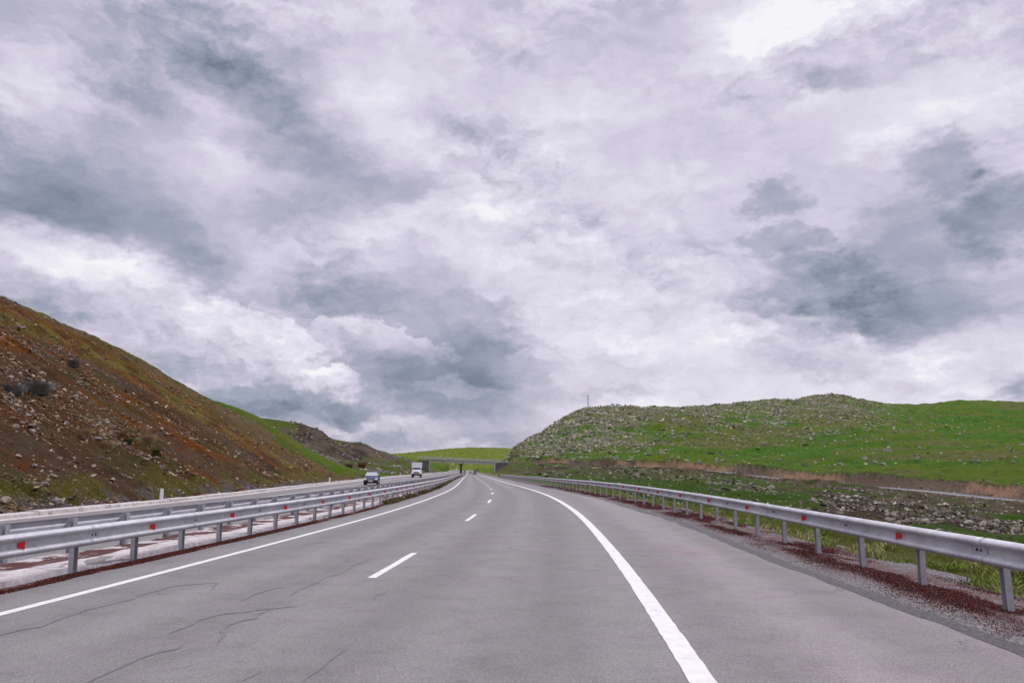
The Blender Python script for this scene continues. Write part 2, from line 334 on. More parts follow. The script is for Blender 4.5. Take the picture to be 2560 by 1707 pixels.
class MB:
    """small polygon collector"""
    def __init__(s): s.v = []; s.f = []
    def poly(s, pts): b = len(s.v); s.v += [tuple(p) for p in pts]; s.f.append(tuple(range(b, b+len(pts))))
    def box(s, c, d, rot=None, bev=0.0, taper=1.0):
        cx, cy, cz = c; hx, hy, hz = d[0]/2, d[1]/2, d[2]/2
        P = [(-hx,-hy,-hz),(hx,-hy,-hz),(hx,hy,-hz),(-hx,hy,-hz),(-hx*taper,-hy*taper,hz),(hx*taper,-hy*taper,hz),(hx*taper,hy*taper,hz),(-hx*taper,hy*taper,hz)]
        if rot is not None:
            ca, sa = cos(rot), sin(rot); P = [(x*ca-y*sa, x*sa+y*ca, z) for x, y, z in P]
        b = len(s.v); s.v += [(x+cx, y+cy, z+cz) for x, y, z in P]
        s.f += [tuple(b+i for i in q) for q in [(0,3,2,1),(4,5,6,7),(0,1,5,4),(1,2,6,5),(2,3,7,6),(3,0,4,7)]]
    def tube(s, p, q, r0, r1=None, n=8, caps=True):
        r1 = r0 if r1 is None else r1; p = np.array(p, float); q = np.array(q, float); d = q-p; d /= np.linalg.norm(d)
        a = np.cross(d, (0,0,1) if abs(d[2]) < .9 else (1,0,0)); a /= np.linalg.norm(a); c = np.cross(d, a); b = len(s.v)
        for (o, r) in ((p, r0), (q, r1)):
            for i in range(n):
                th = 2*pi*i/n; s.v.append(tuple(o+r*(cos(th)*a+sin(th)*c)))
        for i in range(n): j = (i+1) % n; s.f.append((b+i, b+j, b+n+j, b+n+i))
        if caps: s.f.append(tuple(b+i for i in range(n))[::-1]); s.f.append(tuple(b+n+i for i in range(n)))
    def loft(s, rings, close=True, caps=True):
        b = len(s.v); n = len(rings[0])
        for r in rings: s.v += [tuple(p) for p in r]
        for k in range(len(rings)-1):
            for i in range(n if close else n-1):
                j = (i+1) % n; s.f.append((b+k*n+i, b+k*n+j, b+(k+1)*n+j, b+(k+1)*n+i))
        if caps: s.f.append(tuple(b+i for i in range(n))[::-1]); s.f.append(tuple(b+(len(rings)-1)*n+i for i in range(n)))
    def mesh(s, name, smooth=False):
        me = bpy.data.meshes.new(name); me.from_pydata(s.v, [], s.f); me.update()
        if smooth: me.polygons.foreach_set('use_smooth', [True]*len(me.polygons))
        return me
    def build(s, name, m, parent=None, smooth=False, bevel=0.0):
        o = link(s.mesh(name, smooth), name, m, parent)
        if bevel: b = o.modifiers.new('bevel', 'BEVEL'); b.width = bevel; b.segments = 2; b.limit_method = 'ANGLE'
        return o
def tag(o, label=None, cat=None, group=None, kind=None):
    if label: o['label'] = label
    if cat: o['category'] = cat
    if group: o['group'] = group
    if kind: o['kind'] = kind
    return o
def empty(name, loc=(0,0,0), rz=0.0):
    o = bpy.data.objects.new(name, None); col.objects.link(o); o.location = loc; o.rotation_euler = (0,0,rz); o.empty_display_size = .2
    return o

# value noise
def _h(ix, iy, s):
    n = (ix.astype(np.int64)*374761393+iy.astype(np.int64)*668265263+s*1442695041) & 0xffffffff
    n = ((n ^ (n >> 13))*1274126177) & 0xffffffff
    return ((n ^ (n >> 16)) & 0xffff)/65535.0
def vn(x, y, s=0):
    ix = np.floor(x); iy = np.floor(y); fx = x-ix; fy = y-iy; ix = ix.astype(np.int64); iy = iy.astype(np.int64)
    fx = fx*fx*fx*(fx*(fx*6-15)+10); fy = fy*fy*fy*(fy*(fy*6-15)+10)
    a = _h(ix, iy, s); b = _h(ix+1, iy, s); c = _h(ix, iy+1, s); d = _h(ix+1, iy+1, s)
    return (a*(1-fx)+b*fx)*(1-fy)+(c*(1-fx)+d*fx)*fy
def fbm(x, y, o=4, s=0, g=.5):
    r = 0; a = 1; t_ = 0
    for k in range(o):
        r = r+a*vn(x, y, s+k*17); t_ += a; a *= g; x = x*2.03+13.7; y = y*2.03+7.1
    return r/t_
def sst(x, a, b):
    q = np.clip((x-a)/(b-a), 0, 1); return q*q*(3-2*q)

# ------------------------------------------------------------------ road alignment (plan and profile)
def curve(pts, sm=6.0):
    pts = sorted(pts); xs = np.array([p[0] for p in pts], float); ys = np.array([p[1] for p in pts], float)
    g = np.arange(-80, 2700, 1.0); s0 = (ys[1]-ys[0])/(xs[1]-xs[0]); s1 = (ys[-1]-ys[-2])/(xs[-1]-xs[-2])
    v = np.interp(g, xs, ys); v = np.where(g < xs[0], ys[0]+s0*(g-xs[0]), v); v = np.where(g > xs[-1], ys[-1]+s1*(g-xs[-1]), v)
    k = np.arange(-30, 31); w = np.exp(-.5*(k/sm)**2); w /= w.sum()
    v = np.convolve(np.pad(v, 30, mode='reflect', reflect_type='odd'), w, 'valid')
    return lambda y: np.interp(y, g, v)
DEP = curve([(-80,1.6),(0,1.6),(45,1.6),(110,2.0),(158,2.26),(260,2.86),(373,3.5),(450,3.8),(585,4.1),(700,3.9),(900,3.2),(1100,2.2),(1400,1.5)], 8)
CEN = curve([(-60,-8.0),(-20,-4.6),(0,-2.9),(13,-1.93),(26,-1.22),(38,-1.03),(50,-1.23),(62,-1.70),(74,-2.31),(86,-2.97),(98,-3.65),(122,-4.98),(158,-7.0),(373,-18.5),(500,-26),(700,-37.5),(830,-46),(1000,-64),(1300,-120)], 4)
LLN = curve([(0,-3.45),(8.5,-3.4),(24,-3.3),(52,-3.15),(90,-3.05),(1400,-3.1)], 6)      # offsets from the centre dashes
RLN = curve([(0,3.95),(6,3.9),(11,3.87),(24,3.6),(52,3.12),(80,2.9),(110,2.8),(1400,3.1)], 6)
RRL = curve([(-20,8.6),(0,8.3),(9,7.9),(13,7.75),(21,7.5),(34,7.05),(46,6.55),(58,6.1),(88,6.1),(190,5.8),(1400,5.8)], 5)
LRL = curve([(0,-4.65),(12,-4.6),(20,-4.5),(60,-4.45),(1400,-4.4)], 5)
EXT = curve([(-80,.55),(50,.52),(100,.17),(200,-.28),(373,-.62),(600,-.5),(1400,-.2)], 10)
RRL2 = lambda Y: LRL(Y)-1.55                                    # rear median rail
KRB = lambda Y: np.full_like(np.asarray(Y, float), -21.0)
def zroad(Y, o):
    tt = np.clip((-5.9-o)/15.0, 0, 1)
    step = np.where(o < -6.2, .10, 0.0)
    return CAMH-DEP(Y)-EXT(Y)*tt-step
def ribbon(name, Ys, offs, dz, m, uvf=None, kind='structure', jit=0.0):
    """offs: list of functions of Y -> lateral offset, dz: list of heights above the road"""
    Ys = np.asarray(Ys, float); cols = []; uvs = []
    for k, (of, d) in enumerate(zip(offs, dz)):
        o = of(Ys) if callable(of) else np.full_like(Ys, of)
        if jit: o = o+jit*(rng.random(len(Ys))-.5)
        z = zroad(Ys, o)+(d(Ys) if callable(d) else d)
        cols.append(np.stack([CEN(Ys)+o, Ys, z], -1))
        uvs.append(np.stack([o if uvf is None else np.full_like(Ys, uvf[k]), Ys], -1))
    V = np.stack(cols, 1).reshape(-1, 3); U = np.stack(uvs, 1).reshape(-1, 2)
    flip = cols[0][len(Ys)//2, 0] > cols[-1][len(Ys)//2, 0]; me = nmesh(name, V, gridfaces(len(Ys), len(offs))[:, ::(-1 if flip else 1)], uv=U)
    o = link(me, name, m); 
    if kind: o['kind'] = kind
    return o
YR = np.concatenate([np.arange(-40, 60, .5), np.arange(60, 200, 1.0), np.arange(200, 700, 3.0), np.arange(700, 930, 8.0)])
AER = lambda Y: RRL(Y)-1.05+.10*(fbm(np.asarray(Y)*.8, np.zeros_like(Y), 4, 5)-.5)+.06*np.sin(np.asarray(Y)*.35)
AEL = lambda Y: LRL(Y)+.22+.06*(fbm(np.asarray(Y)*.9, np.zeros_like(Y), 3, 9)-.5)
r = ribbon('road', YR, [AEL]+[(lambda Y, f=f: AEL(Y)+(AER(Y)-AEL(Y))*f) for f in (.1,.2,.3,.4,.5,.6,.7,.8,.9)]+[AER, lambda Y: AER(Y)+.05], [0]*11+[-.06], M['asphalt'])
r['label'] = 'grey worn asphalt of the near carriageway'
ribbon('opposite_road', YR, [-6.35, -8, -10, -12, -14, -16, -18, -20.0, -20.9], [0]*9, M['asphalt'], uvf=[0,-.5,-1,-1.5,-2,-2.5,4.2,4.6,5])
M['edge'] = mat('broken_asphalt_edge', rough=.95, build=lambda T: (T.ramp(T.noise(T.geo, 16, 6, .8), [(.35, (.05,.045,.048)), (.55, (.13,.12,.125)), (.7, (.22,.20,.21))]), T.bump(T.noise(T.geo, 20, 5, .8), 1, .03)))
ribbon('asphalt_edge', np.arange(-20, 120, .2), [lambda Y: AER(Y)-.16-.16*fbm(Y*1.1, 0*Y, 4, 19), lambda Y: AER(Y)+.03, lambda Y: AER(Y)+.10], [.003, .003, -.03], M['edge'])
def line(name, Ys, of, w, z=.005, jit=0.0):
    return ribbon(name, Ys, [lambda Y: of(Y)-w/2, lambda Y: of(Y)+w/2], [z, z], M['paint'], jit=jit)
YL = np.concatenate([np.arange(-20, 30, .12), np.arange(30, 120, .5), np.arange(120, 900, 3.0)])
line('edge_line', YL, LLN, .15, jit=.006)
line('edge_line', YL, RLN, .21, jit=.010)
line('edge_line', YR, lambda Y: -16.1+0*Y, .20)
line('edge_line', YR, lambda Y: -8.7+0*Y, .15)
for k in range(-2, 40):
    y0 = 11.5+12*k; line('lane_dash', np.linspace(y0, y0+3.3, 8), lambda Y: 0*Y, .125, jit=.008)
    if k < 38: line('lane_dash', np.linspace(y0+3, y0+6.3, 4), lambda Y: -12.4+0*Y, .14)
# gravel shoulder and the stonecrop band the right rail stands in
ribbon('gravel_shoulder', YR, [lambda Y: AER(Y)-.02, lambda Y: AER(Y)+.5, lambda Y: RRL(Y), lambda Y: RRL(Y)+.7, lambda Y: RRL(Y)+1.6],
       [-.035, -.045, -.05, -.07, -.16], M['gravel'], uvf=[-1.0, -.5, 0, .55, 1.4])
# median: stonecrop strip, whitewashed concrete, low drop to the other carriageway
ribbon('median_verge', YR, [lambda Y: AEL(Y)+.03, lambda Y: LRL(Y)-.12], [-.02, .0], M['redsoil'])
nse = lambda a, b, s: (lambda Y: a+b*(fbm(np.asarray(Y)*.9, np.zeros_like(Y)+s, 2, int(s))-.5))
ribbon('median_strip', np.arange(-40, 520, .35), [lambda Y: LRL(Y)-.11, lambda Y: LRL(Y)-.15+.08*(fbm(Y*1.5, 0*Y, 4, 3)-.5), lambda Y: LRL(Y)-.6, lambda Y: LRL(Y)-1.1, lambda Y: LRL(Y)-1.5, lambda Y: LRL(Y)-1.85, lambda Y: LRL(Y)-1.92],
       [-.02, nse(.075,.05,1), nse(.10,.08,2), nse(.10,.08,3), nse(.09,.07,4), nse(.06,.03,5), -.15], M['median'], uvf=[0,.02,.3,.55,.75,.97,1])

# kerb on the far side of the opposite carriageway
V = []; Fq = []
y = -30.0
while y < 520:
    L = (2.6+1.6*rng.random()) if y < 200 else 7.0
    dh = .0; dl = rng.normal(0, .02); h = .20+rng.normal(0, .018)
    if 24.5 < y < 26.5: h += .05; dl += .05
    if y < 24.5: h -= .04
    gap = .014; ys = np.array([y+gap/2, y+L-gap/2])
    for kk, yy in enumerate(ys):
        for (o, dz) in ((-20.85, -.1), (-20.87+dl, h-.02), (-20.90+dl, h), (-21.55+dl, h+.01), (-21.58, -.15)):
            V.append((CEN(yy)+o, yy, zroad(yy, -20.8)+dz))
    b = len(V)-10
    for i in range(4): Fq.append((b+i, b+5+i, b+6+i, b+1+i))
    Fq += [(b, b+1, b+3, b+4), (b+5, b+9, b+8, b+6)]
    y += L
o = link(nmesh('kerb', V, Fq, smooth=False), 'kerb', M['kerb']); o['kind'] = 'structure'
ribbon('gutter', YR, [-20.0, -20.86], [.006, .02], M['kerb'])

# sealed cracks of the near lane, as strips just above the asphalt
def g2w(px, py, dep=1.6):
    az, t0 = pdir(px, py); R = -dep/t0; return np.array([R*sin(az), R*cos(az)])
CR = [([(0,532),(90,505),(180,490),(270,455),(330,432),(430,405),(540,378),(620,360),(640,345),(720,322),(800,303),(900,293),(1015,288)], .030),
      ([(1015,289),(985,300),(970,320)], .035), ([(415,748),(480,705),(570,665),(640,635),(720,610),(790,598),(835,570)], .036),
      ([(790,520),(880,478),(900,462),(1000,437),(1100,425),(1250,405),(1370,395)], .032),
      ([(1020,560),(1020,510),(1040,485),(1110,462),(1170,450),(1190,430),(1240,412)], .042), ([(1345,345),(1360,322),(1420,300),(1490,265)], .045),
      ([(1110,375),(1160,342),(1230,322),(1300,308)], .022), ([(1500,262),(1560,245),(1590,230),(1620,208),(1710,178)], .028),
      ([(1380,125),(1440,108),(1500,98)], .02), ([(1400,748),(1430,715),(1520,640),(1590,593)], .012), ([(1110,748),(1180,705),(1220,688)], .010)]
for (pts, w) in CR:
    G = [g2w(x/1.8375, 1300+y_/1.8375) for x, y_ in pts]
    D_ = []; 
    for a, b in zip(G[:-1], G[1:]):
        n = max(2, int(np.linalg.norm(b-a)/.05))
        D_ += [a+(b-a)*k/n for k in range(n)]
    D_.append(G[-1]); D_ = np.array(D_); s_ = np.arange(len(D_))*.05
    D_[:, 0] += .10*(fbm(s_*2, s_*0, 4, 3)-.5); D_[:, 1] += .16*(fbm(s_*2, s_*0+5, 4, 4)-.5)
    tg = np.gradient(D_, axis=0); tg /= np.linalg.norm(tg, axis=1)[:, None]+1e-9; nn = np.stack([-tg[:, 1], tg[:, 0]], -1)
    ww = .95*w*(.2+1.3*fbm(s_*3, s_*0, 3, 8))*np.clip(np.minimum(s_+.05, s_[-1]-s_+.05)/.3, .1, 1)
    a = D_+nn*ww[:, None]; b = D_-nn*ww[:, None]
    V = np.stack([np.c_[a, np.full(len(a), .004)], np.c_[b, np.full(len(a), .004)]], 1).reshape(-1, 3)
    o = link(nmesh('crack_sealing', V, gridfaces(len(a), 2)), 'crack_sealing', M['seal']); o['kind'] = 'structure'

# ------------------------------------------------------------------ terrain
class RBF:
    def __init__(s, pts, c=.04):
        p = np.array(pts, float); s.c = c; s.p = np.stack([p[:, 0]*1.6, np.log(p[:, 1])], -1); n = len(p)
        Kc = np.sqrt(((s.p[:, None]-s.p[None])**2).sum(-1)+c*c); Q = np.c_[np.ones(n), s.p]
        Am = np.block([[Kc-np.eye(n)*1e-3, Q], [Q.T, np.zeros((3, 3))]]); s.w = np.linalg.solve(Am, np.r_[p[:, 2], 0, 0, 0]); s.n = n
    def __call__(s, az, R):
        q = np.stack([az*1.6, np.log(R)], -1); r = np.zeros(len(q))
        for k in range(0, len(q), 50000):
            d = q[k:k+50000]; Kc = np.sqrt(((d[:, None]-s.p[None])**2).sum(-1)+s.c**2)
            r[k:k+50000] = Kc@s.w[:s.n]+s.w[s.n]+d@s.w[s.n+1:]
        return r
def ctl(lst): 
    o = []
    for (px, py, Y) in lst: az_, t_ = pdir(px, py); o.append((az_, Y/cos(az_), t_))
    return o
def wc(lst): return [(atan2(x, y), math.hypot(x, y), z/math.hypot(x, y)) for x, y, z in lst]   # z relative to camera
BASE = ctl([(0,718,100),(109,762,106),(261,838,118),(435,952,127),(588,1023,131),(640,1046,133),(664,1079,128),(715,1122,127),(770,1142,130),(804,1161,134),(889,1183,146),
  (651,1043,152),(700,1075,154),(748,1112,157),(819,1147,162),(860,1166,168),(700,1090,190),(748,1130,195),(819,1160,200),(590,1030,180),
  (838,1157,230),(875,1176,205),(903,1184,195),(760,1120,250),(800,1126,255),(690,1088,235),
  (690,1048,300),(724,1053,292),(751,1060,287),(770,1066,284),(804,1077,281),(780,1106,266),(834,1115,287),(822,1096,284),(724,1064,335),(804,1092,325),
  (817,1094,500),(850,1103,505),(879,1112,510),(915,1124,520),(988,1138,800),(860,1128,310),(848,1122,330),(860,1121,345),(874,1121,335),(842,1140,265),(870,1150,262),
  (872,1122,345),(887,1112,350),(901,1107,354),(926,1118.6,358),(950,1128,362),(974,1135,368),(1000,1141,380),(901,1120,392),(926,1129,395),
  (1030,1149,400),(950,1145,385),(900,1150,330),(950,1150,330),(980,1152,360),(1010,1158,375),(1084,1162,440),(1100,1171,480),(1111,1178,500),
  (988,1138,1200),(1041,1135,1200),(1116,1123,1250),(1190,1118,1300),(1271,1120,1300),(1350,1125,1300),(1100,1166,900),(1180,1172,950),(1230,1173,900),
  (1116,1146,1080),(1190,1146,1100),(1271,1148,1080),(1200,1182,600),(1150,1180,600),(1116,1140,1600),(1250,1140,1600),
  # right-hand valley
  (2500,1318,62),(2000,1262,75),(1800,1230,95),(1600,1206,120),(1450,1192,165),(2400,1290,100),(2200,1255,120),(2000,1228,150),(2200,1228,205),(2400,1262,150),
  (1500,1171,205),(1600,1173,215),(1700,1180,222),(1800,1194,205),(1900,1204,230),(1400,1170,225),(1330,1167,265),(1307,1160,335),(1340,1163,300),(1500,1176,250),(1650,1182,255),
  (2560,1300,95),(2560,1262,165)])
BASE += wc([(-75,75,24),(-95,95,26),(-120,60,27),(-70,30,20),(-60,0.1,20),(-100,130,22),(-80,160,14),(-120,220,14),(-160,300,14),(-40,60,18),(-50,85,19),(-45,40,17),
  (-400,600,20),(-900,1300,20),(-60,2600,-10),(900,2500,-10),(400,2500,-10),(-900,2300,10),
  (30,10,-5.5),(60,30,-7.5),(100,60,-9),(100,110,-8.5),(20,30,-4.6),(14,50,-3.6),(10,90,-3),(60,75,-6)])
def hillback(lst):
    o = []
    for (px, py, Y) in lst: az_, t_ = pdir(px, py); R = Y/cos(az_); o += [(az_, R, t_), (az_, R*1.12, t_-.012), (az_, R*1.5, t_-.05)]
    return o
HILL = hillback([(1283,1117,520),(1350,1081,560),(1417,1039,590),(1495,1019,610),(1584,1025,680),(1735,1021,690),(1835,1012,690),(1907,1000,680),(1980,1000,690),(2052,987,695),
  (2119,992,700),(2197,1006,720),(2281,1016,780),(2336,1014,850),(2559,1023,900),(2800,1030,900)])
HILL += ctl([(1300,1161,400),(1400,1163,387),(1517,1163,375),(1650,1163,368),(1779,1164,350),(1890,1177,325),(1974,1183,308),(2197,1190,272),(2400,1202,235),(2560,1212,205),(2800,1225,180),(3400,1262,130),
  (1360,1130,460),(1400,1105,480),(1500,1080,490),(1500,1120,430),(1600,1090,490),(1700,1120,430),(1900,1090,480),(1900,1135,400),(2050,1060,540),(2200,1090,450),(2200,1145,340),(2400,1080,520),(2560,1110,400),(2560,1165,270),
  (1262,1150,480),(1240,1170,480),(2281,1050,620)])
HILL += wc([(-15,560,-2),(-30,700,0)])
RB, RH = RBF(BASE), RBF(HILL)
# side road: runs from the overpass round the foot of the hill
SRP = [(-8,374,2.2),(4,366,1.6),(20,358,.7),(44,357,.35),(67,350,-.3),(86,335,-1.3),(98,314,-3.2),(106,295,-4.6),(116,262,-6.0),(118,217,-6.6),(119.4,187,-7.6),(118,140,-8.4),(112,60,-9.2),(100,-40,-9.8)]
SRP = np.array(SRP, float); 
def dens(P, n=8):
    tt = np.linspace(0, len(P)-1, (len(P)-1)*n+1); o = np.stack([np.interp(tt, np.arange(len(P)), P[:, k]) for k in range(3)], -1)
    for _ in range(4): o[1:-1] = (o[:-2]+2*o[1:-1]+o[2:])/4
    return o
SR = dens(SRP); BND = np.vstack([[(-60,1500,0),(-22,700,0),(-8,460,0)], SR])
def sdist(X, Y, PL_):
    best = np.full(len(X), 1e9); sg = np.ones(len(X)); zc = np.zeros(len(X))
    for a, b in zip(PL_[:-1], PL_[1:]):
        d = b[:2]-a[:2]; L = (d**2).sum(); tt = np.clip(((X-a[0])*d[0]+(Y-a[1])*d[1])/L, 0, 1)
        dx = X-a[0]-tt*d[0]; dy = Y-a[1]-tt*d[1]; r2 = dx*dx+dy*dy; m_ = r2 < best
        cr = d[0]*dy-d[1]*dx; best = np.where(m_, r2, best); sg = np.where(m_, np.sign(cr+1e-12), sg); zc = np.where(m_, a[2]+tt*(b[2]-a[2]), zc)
    return np.sqrt(best)*sg, zc       # + on the hill side
def terrain(X, Y, full=False):
    X = np.asarray(X, float); Y = np.asarray(Y, float)
    azv = np.clip(np.arctan2(X, Y), -1.3, 1.3); R = np.maximum(np.hypot(X, Y), 6)
    nat = CAMH+R*RB(azv, R)
    Cn = CEN(Y); o = X-Cn; onroad_far = sst(Y, 1250, 1350)
    hillm = np.zeros(len(X)); bank = np.zeros(len(X)); btop = np.zeros(len(X)); sroad = np.full(len(X), 99.0)
    k = (azv > -.12) & (Y > -60) & (R < 1600)
    if k.any():
        sd, zc = sdist(X[k], Y[k], SR if False else BND); zs = CAMH+zc
        far = (Y[k] > 372)
        hl = CAMH+R[k]*RH(azv[k], R[k]); nk = nat[k]
        foot = zs+3.6*(.75+.5*fbm(X[k]*.06, Y[k]*.06, 3, 55))-.10*(sd-6); hl = np.where((Y[k] < 400) & (Y[k] > 120) & (sd > 0), np.maximum(hl, foot), hl)+(fbm(X[k]*.2, Y[k]*.2, 3, 56)-.5)*1.0*(sd > 3)*(sd < 60)*(Y[k] < 400)
        wig = 2.6*(fbm(X[k]*.10, Y[k]*.10, 4, 33, .6)-.5)*2
        side = sst(sd+wig, 3.2, 6.4)
        # service corridor only where the side road is
        sr = (~far) | (X[k] > -6)
        lo = np.where(sd < 0, np.clip(nk, zs-.5*np.maximum(-sd-2.8, 0)-.05, zs+.5*np.maximum(-sd-2.8, 0)), zs)
        lo = lo+(sd < 0)*2.1*np.exp(-((-sd-6.5)/2.6)**2)*sst(Y[k], 205, 255)*(.7+.6*fbm(X[k]*.15, Y[k]*.15, 3, 44))
        lo = np.where((BND[2,1] > 0) & (Y[k] > 400), nk, lo)
        h = np.where(Y[k] > 400, np.where(sd > 0, hl*sst(sd, 0, 14)+nk*(1-sst(sd, 0, 14)), nk), lo*(1-side)+hl*side); h = np.where(Y[k] > 760, np.maximum(h, nk), h)
        nat[k] = h; hm = np.where(Y[k] > 400, (sd > 6).astype(float), side); hillm[k] = hm
        btop[k] = np.where((Y[k] > 400) | (Y[k] < 120), 0, np.exp(-((sd+wig-5.9)/.5)**2)*sst(fbm(X[k]*.05, Y[k]*.05, 2, 88), .3, .5))
        bank[k] = np.where(Y[k] > 400, 0, sst(sd+wig, 3.0, 3.6)*(1-sst(sd+wig, 5.4, 6.0))); sroad[k] = np.where(Y[k] > 400, 99, np.abs(sd))
    el_ = -21.5; er_ = RRL(Y)+1.5
    zl = zroad(Y, np.full(len(X), -20.8))+.05; zr = zroad(Y, np.full(len(X), 6.0))-.16
    rl = np.maximum(el_-o, 0); rr = np.maximum(o-er_, 0)
    # relief
    dist = np.maximum(R, 20)
    n1_ = fbm(X*.05, Y*.05, 4, 2)-.5; n2_ = fbm(X*.35, Y*.35, 4, 3)-.5
    gl = fbm((Y)*.55, (X)*.10, 4, 21)-.5
    cutn = zl+.60*np.maximum(rl-1.3-1.0*fbm(Y*.08, X*0, 2, 5), 0)
    natL = nat+n1_*np.clip(dist*.012, .5, 1.3)+n2_*.6+(fbm(X*.11, Y*.11, 4, 68)-.5)*1.6*sst(Y, 210, 240)
    cutness = sst(natL-cutn, -.3, .5)*(rl > 0)*sst(Y, 560, 480)
    cutn = cutn+sst(rl, 0, 6)*(gl*1.5-.5*np.abs(fbm(Y*.9, X*.12+3, 3, 24)-.5)*2+n1_*2.0+n2_*.5)+sst(rl, 0, 1.2)*sst(rl, 6, 3)*(fbm(Y*1.1+X*.6, X*.2, 4, 78)-.45)*.9
    open_ = sst(Y, 620, 720)*400
    zL = np.clip(natL, zl-.45*rl, cutn+open_*np.clip(rl/30, 0, 1))
    kr = np.where(Y > 430, 1.0, .62)
    rough = np.clip(.3+hillm*.9, 0, 2)
    ledge = (fbm(X*.09, Y*.09, 5, 8)-.5)
    natR = nat+n1_*np.clip(dist*.006, .3, 3)*rough+n2_*.45+(1-hillm)*(fbm(X*.14, Y*.14, 4, 67)-.5)*1.9*sst(rr, 4, 14)*sst(R, 420, 380)+ledge*np.clip(dist*.006, .2, 3.2)*rough
    near = sroad < 3.2; natR = np.where(near, nat, natR)
    cutR = zr+kr*np.maximum(rr-.6, 0)+open_*np.clip(rr/30, 0, 1)
    zR = np.clip(natR, zr-.38*rr, cutR)
    z = np.where(rl > 0, zL, np.where(rr > 0, zR, np.minimum(zl, zr)-.35))
    z = np.where((rl == 0) & (rr == 0), np.minimum(zroad(Y, o), zroad(Y, o*0-21))-.4, z)
    z = z+(nat-z)*sst(Y, 860, 950)
    if full: return z, dict(o=o, rl=rl, rr=rr, cut=cutness*(o < 0), D=natL-cutn, hill=hillm, bank=bank, btop=btop, sroad=sroad, cutR=(natR > cutR+.3)*(rr > 0)*1.0, R=R, az=azv, zl=zl)
    return z
def sc(*a): return np.array(srgb(*a))
def lerp(a, b, f): return a*(1-f[:, None])+b*f[:, None]
def albedo(X, Y, z, I):
    n = len(X); g = fbm(X*.04, Y*.04, 4, 40); g2 = fbm(X*.3, Y*.3, 5, 41, .6); g3 = fbm(X*1.4, Y*1.4, 4, 42, .65)
    green = np.array([.060,.125,.014]); yg = np.array([.135,.175,.022]); olive = np.array([.110,.105,.030]); dkg = np.array([.032,.062,.010])
    c = np.tile(green, (n, 1)); c = lerp(c, yg, sst(g, .42, .68)*.8); c = lerp(c, olive, sst(g2, .5, .72)*.6); c = lerp(c, dkg, sst(1-g2, .56, .75)*.5)
    # hill on the right: deep green, browner flushes, ledges of stone
    h = I['hill']; ch = lerp(np.tile([.058,.140,.010], (n, 1)), np.array([.110,.145,.022]), sst(g, .38, .68)*.7)
    ch = lerp(ch, np.array([.13,.12,.05]), sst(fbm(X*.022, Y*.022, 4, 50), .48, .66)*.75); ch = lerp(ch, np.array([.03,.062,.008]), sst(1-g2, .52, .7)*.6)
    hg = np.clip((z-CAMH)/70, 0, 1); stony = np.clip(sst(I['az'], radians(14), radians(3))*sst(hg, .02, .25)+sst(hg, .35, .8)*sst(I['az'], radians(33), radians(22)), 0, 1)
    ch = lerp(ch, np.array([.21,.205,.13]), stony*sst(fbm(X*.45, Y*.45, 4, 51, .7), .47, .60)*.75)
    c = lerp(c, ch, h)
    # far green hill beyond the overpass is yellower
    c = lerp(c, np.array([.135,.17,.028]), sst(I['R'], 650, 950)*.85*sst(I['az'], .06, .02))
    # right valley floor: dark grass and brown rubble near the side road
    v = (I['o'] > 0)*(1-h)*sst(I['R'], 380, 360)
    rub = v*np.maximum(sst(fbm(X*.045, Y*.045, 4, 60)+.42*sst(I['sroad'], 85, 8)-.10*sst(X, 45, 20)-.1*sst(Y, 160, 240)-.3*sst(I['az'], .36, .26), .50, .58), sst(I['sroad'], 16, 9))
    c = lerp(c, np.array([.038,.085,.010]), v*.55)
    c = lerp(c, lerp(lerp(np.tile([.060,.044,.030], (n, 1)), np.array([.145,.108,.072]), sst(g2, .38, .65)), np.array([.05,.085,.015]), sst(fbm(X*.11, Y*.11, 4, 66, .6), .56, .64)*.7), rub*.92)
    c = lerp(c, lerp(np.tile([.20,.155,.115], (n, 1)), np.array([.38,.26,.18]), sst(fbm(X*.05, Y*.05, 3, 61), .4, .6)), np.clip(I['bank']*1.3, 0, 1))
    c = lerp(c, np.array([.018,.012,.008]), np.clip(I['btop'], 0, 1)*.55)
    c = lerp(c, np.array([.12,.105,.09]), (I['sroad'] < 2.6)*.85)
    vr = (I['rr'] > 0)*(I['rr'] < 60)*sst(Y, 140, 190)*sst(Y, 420, 395)*(1-h); c = lerp(c, lerp(np.tile([.12,.095,.065], (n, 1)), np.array([.06,.045,.03]), sst(g2, .4, .6)), vr*sst(fbm(X*.07, Y*.07, 4, 85, .6), .44, .56)*.85)
    # left cut slope
    k = I['cut']; A_ = Y; 
    st = fbm(Y*.42, X*.06+z*.03, 4, 70, .6)
    br = lerp(np.tile([.115,.064,.034], (n, 1)), np.array([.165,.074,.028]), sst(fbm(X*.07, Y*.07, 4, 71), .40, .6))
    br = lerp(br, np.array([.215,.085,.030]), sst(st, .45, .60)*sst(fbm(X*.05, Y*.05, 3, 72)+.10*sst(Y, 60, 95), .34, .52)*.9)
    br = lerp(br, np.array([.100,.078,.058]), sst(fbm(X*.08, Y*.08, 4, 73), .5, .66)*.6)
    br = lerp(br, np.array([.045,.028,.016]), sst(1-g2, .57, .72)*.6)
    br = lerp(br, np.array([.090,.085,.028]), sst(fbm(X*.17, Y*.17, 5, 74, .65), .54, .64)*.55)
    # grey scree low down near the camera, grass band below the crest, turf along the foot
    low = sst(I['rl'], 20, 7)*sst(Y, 62, 42); br = lerp(br, np.array([.11,.088,.068]), low*.55*sst(g3, .3, .6))
    bd = np.exp(-((I['D']-4.4-1.5*(g-.5))/1.2)**2); br = lerp(br, np.array([.21,.185,.055]), bd*.75*sst(g2, .38, .55))
    br = lerp(br, np.array([.24,.17,.11]), np.exp(-((I['D']-1.2)/1.2)**2)*.6*sst(g3, .35, .6))
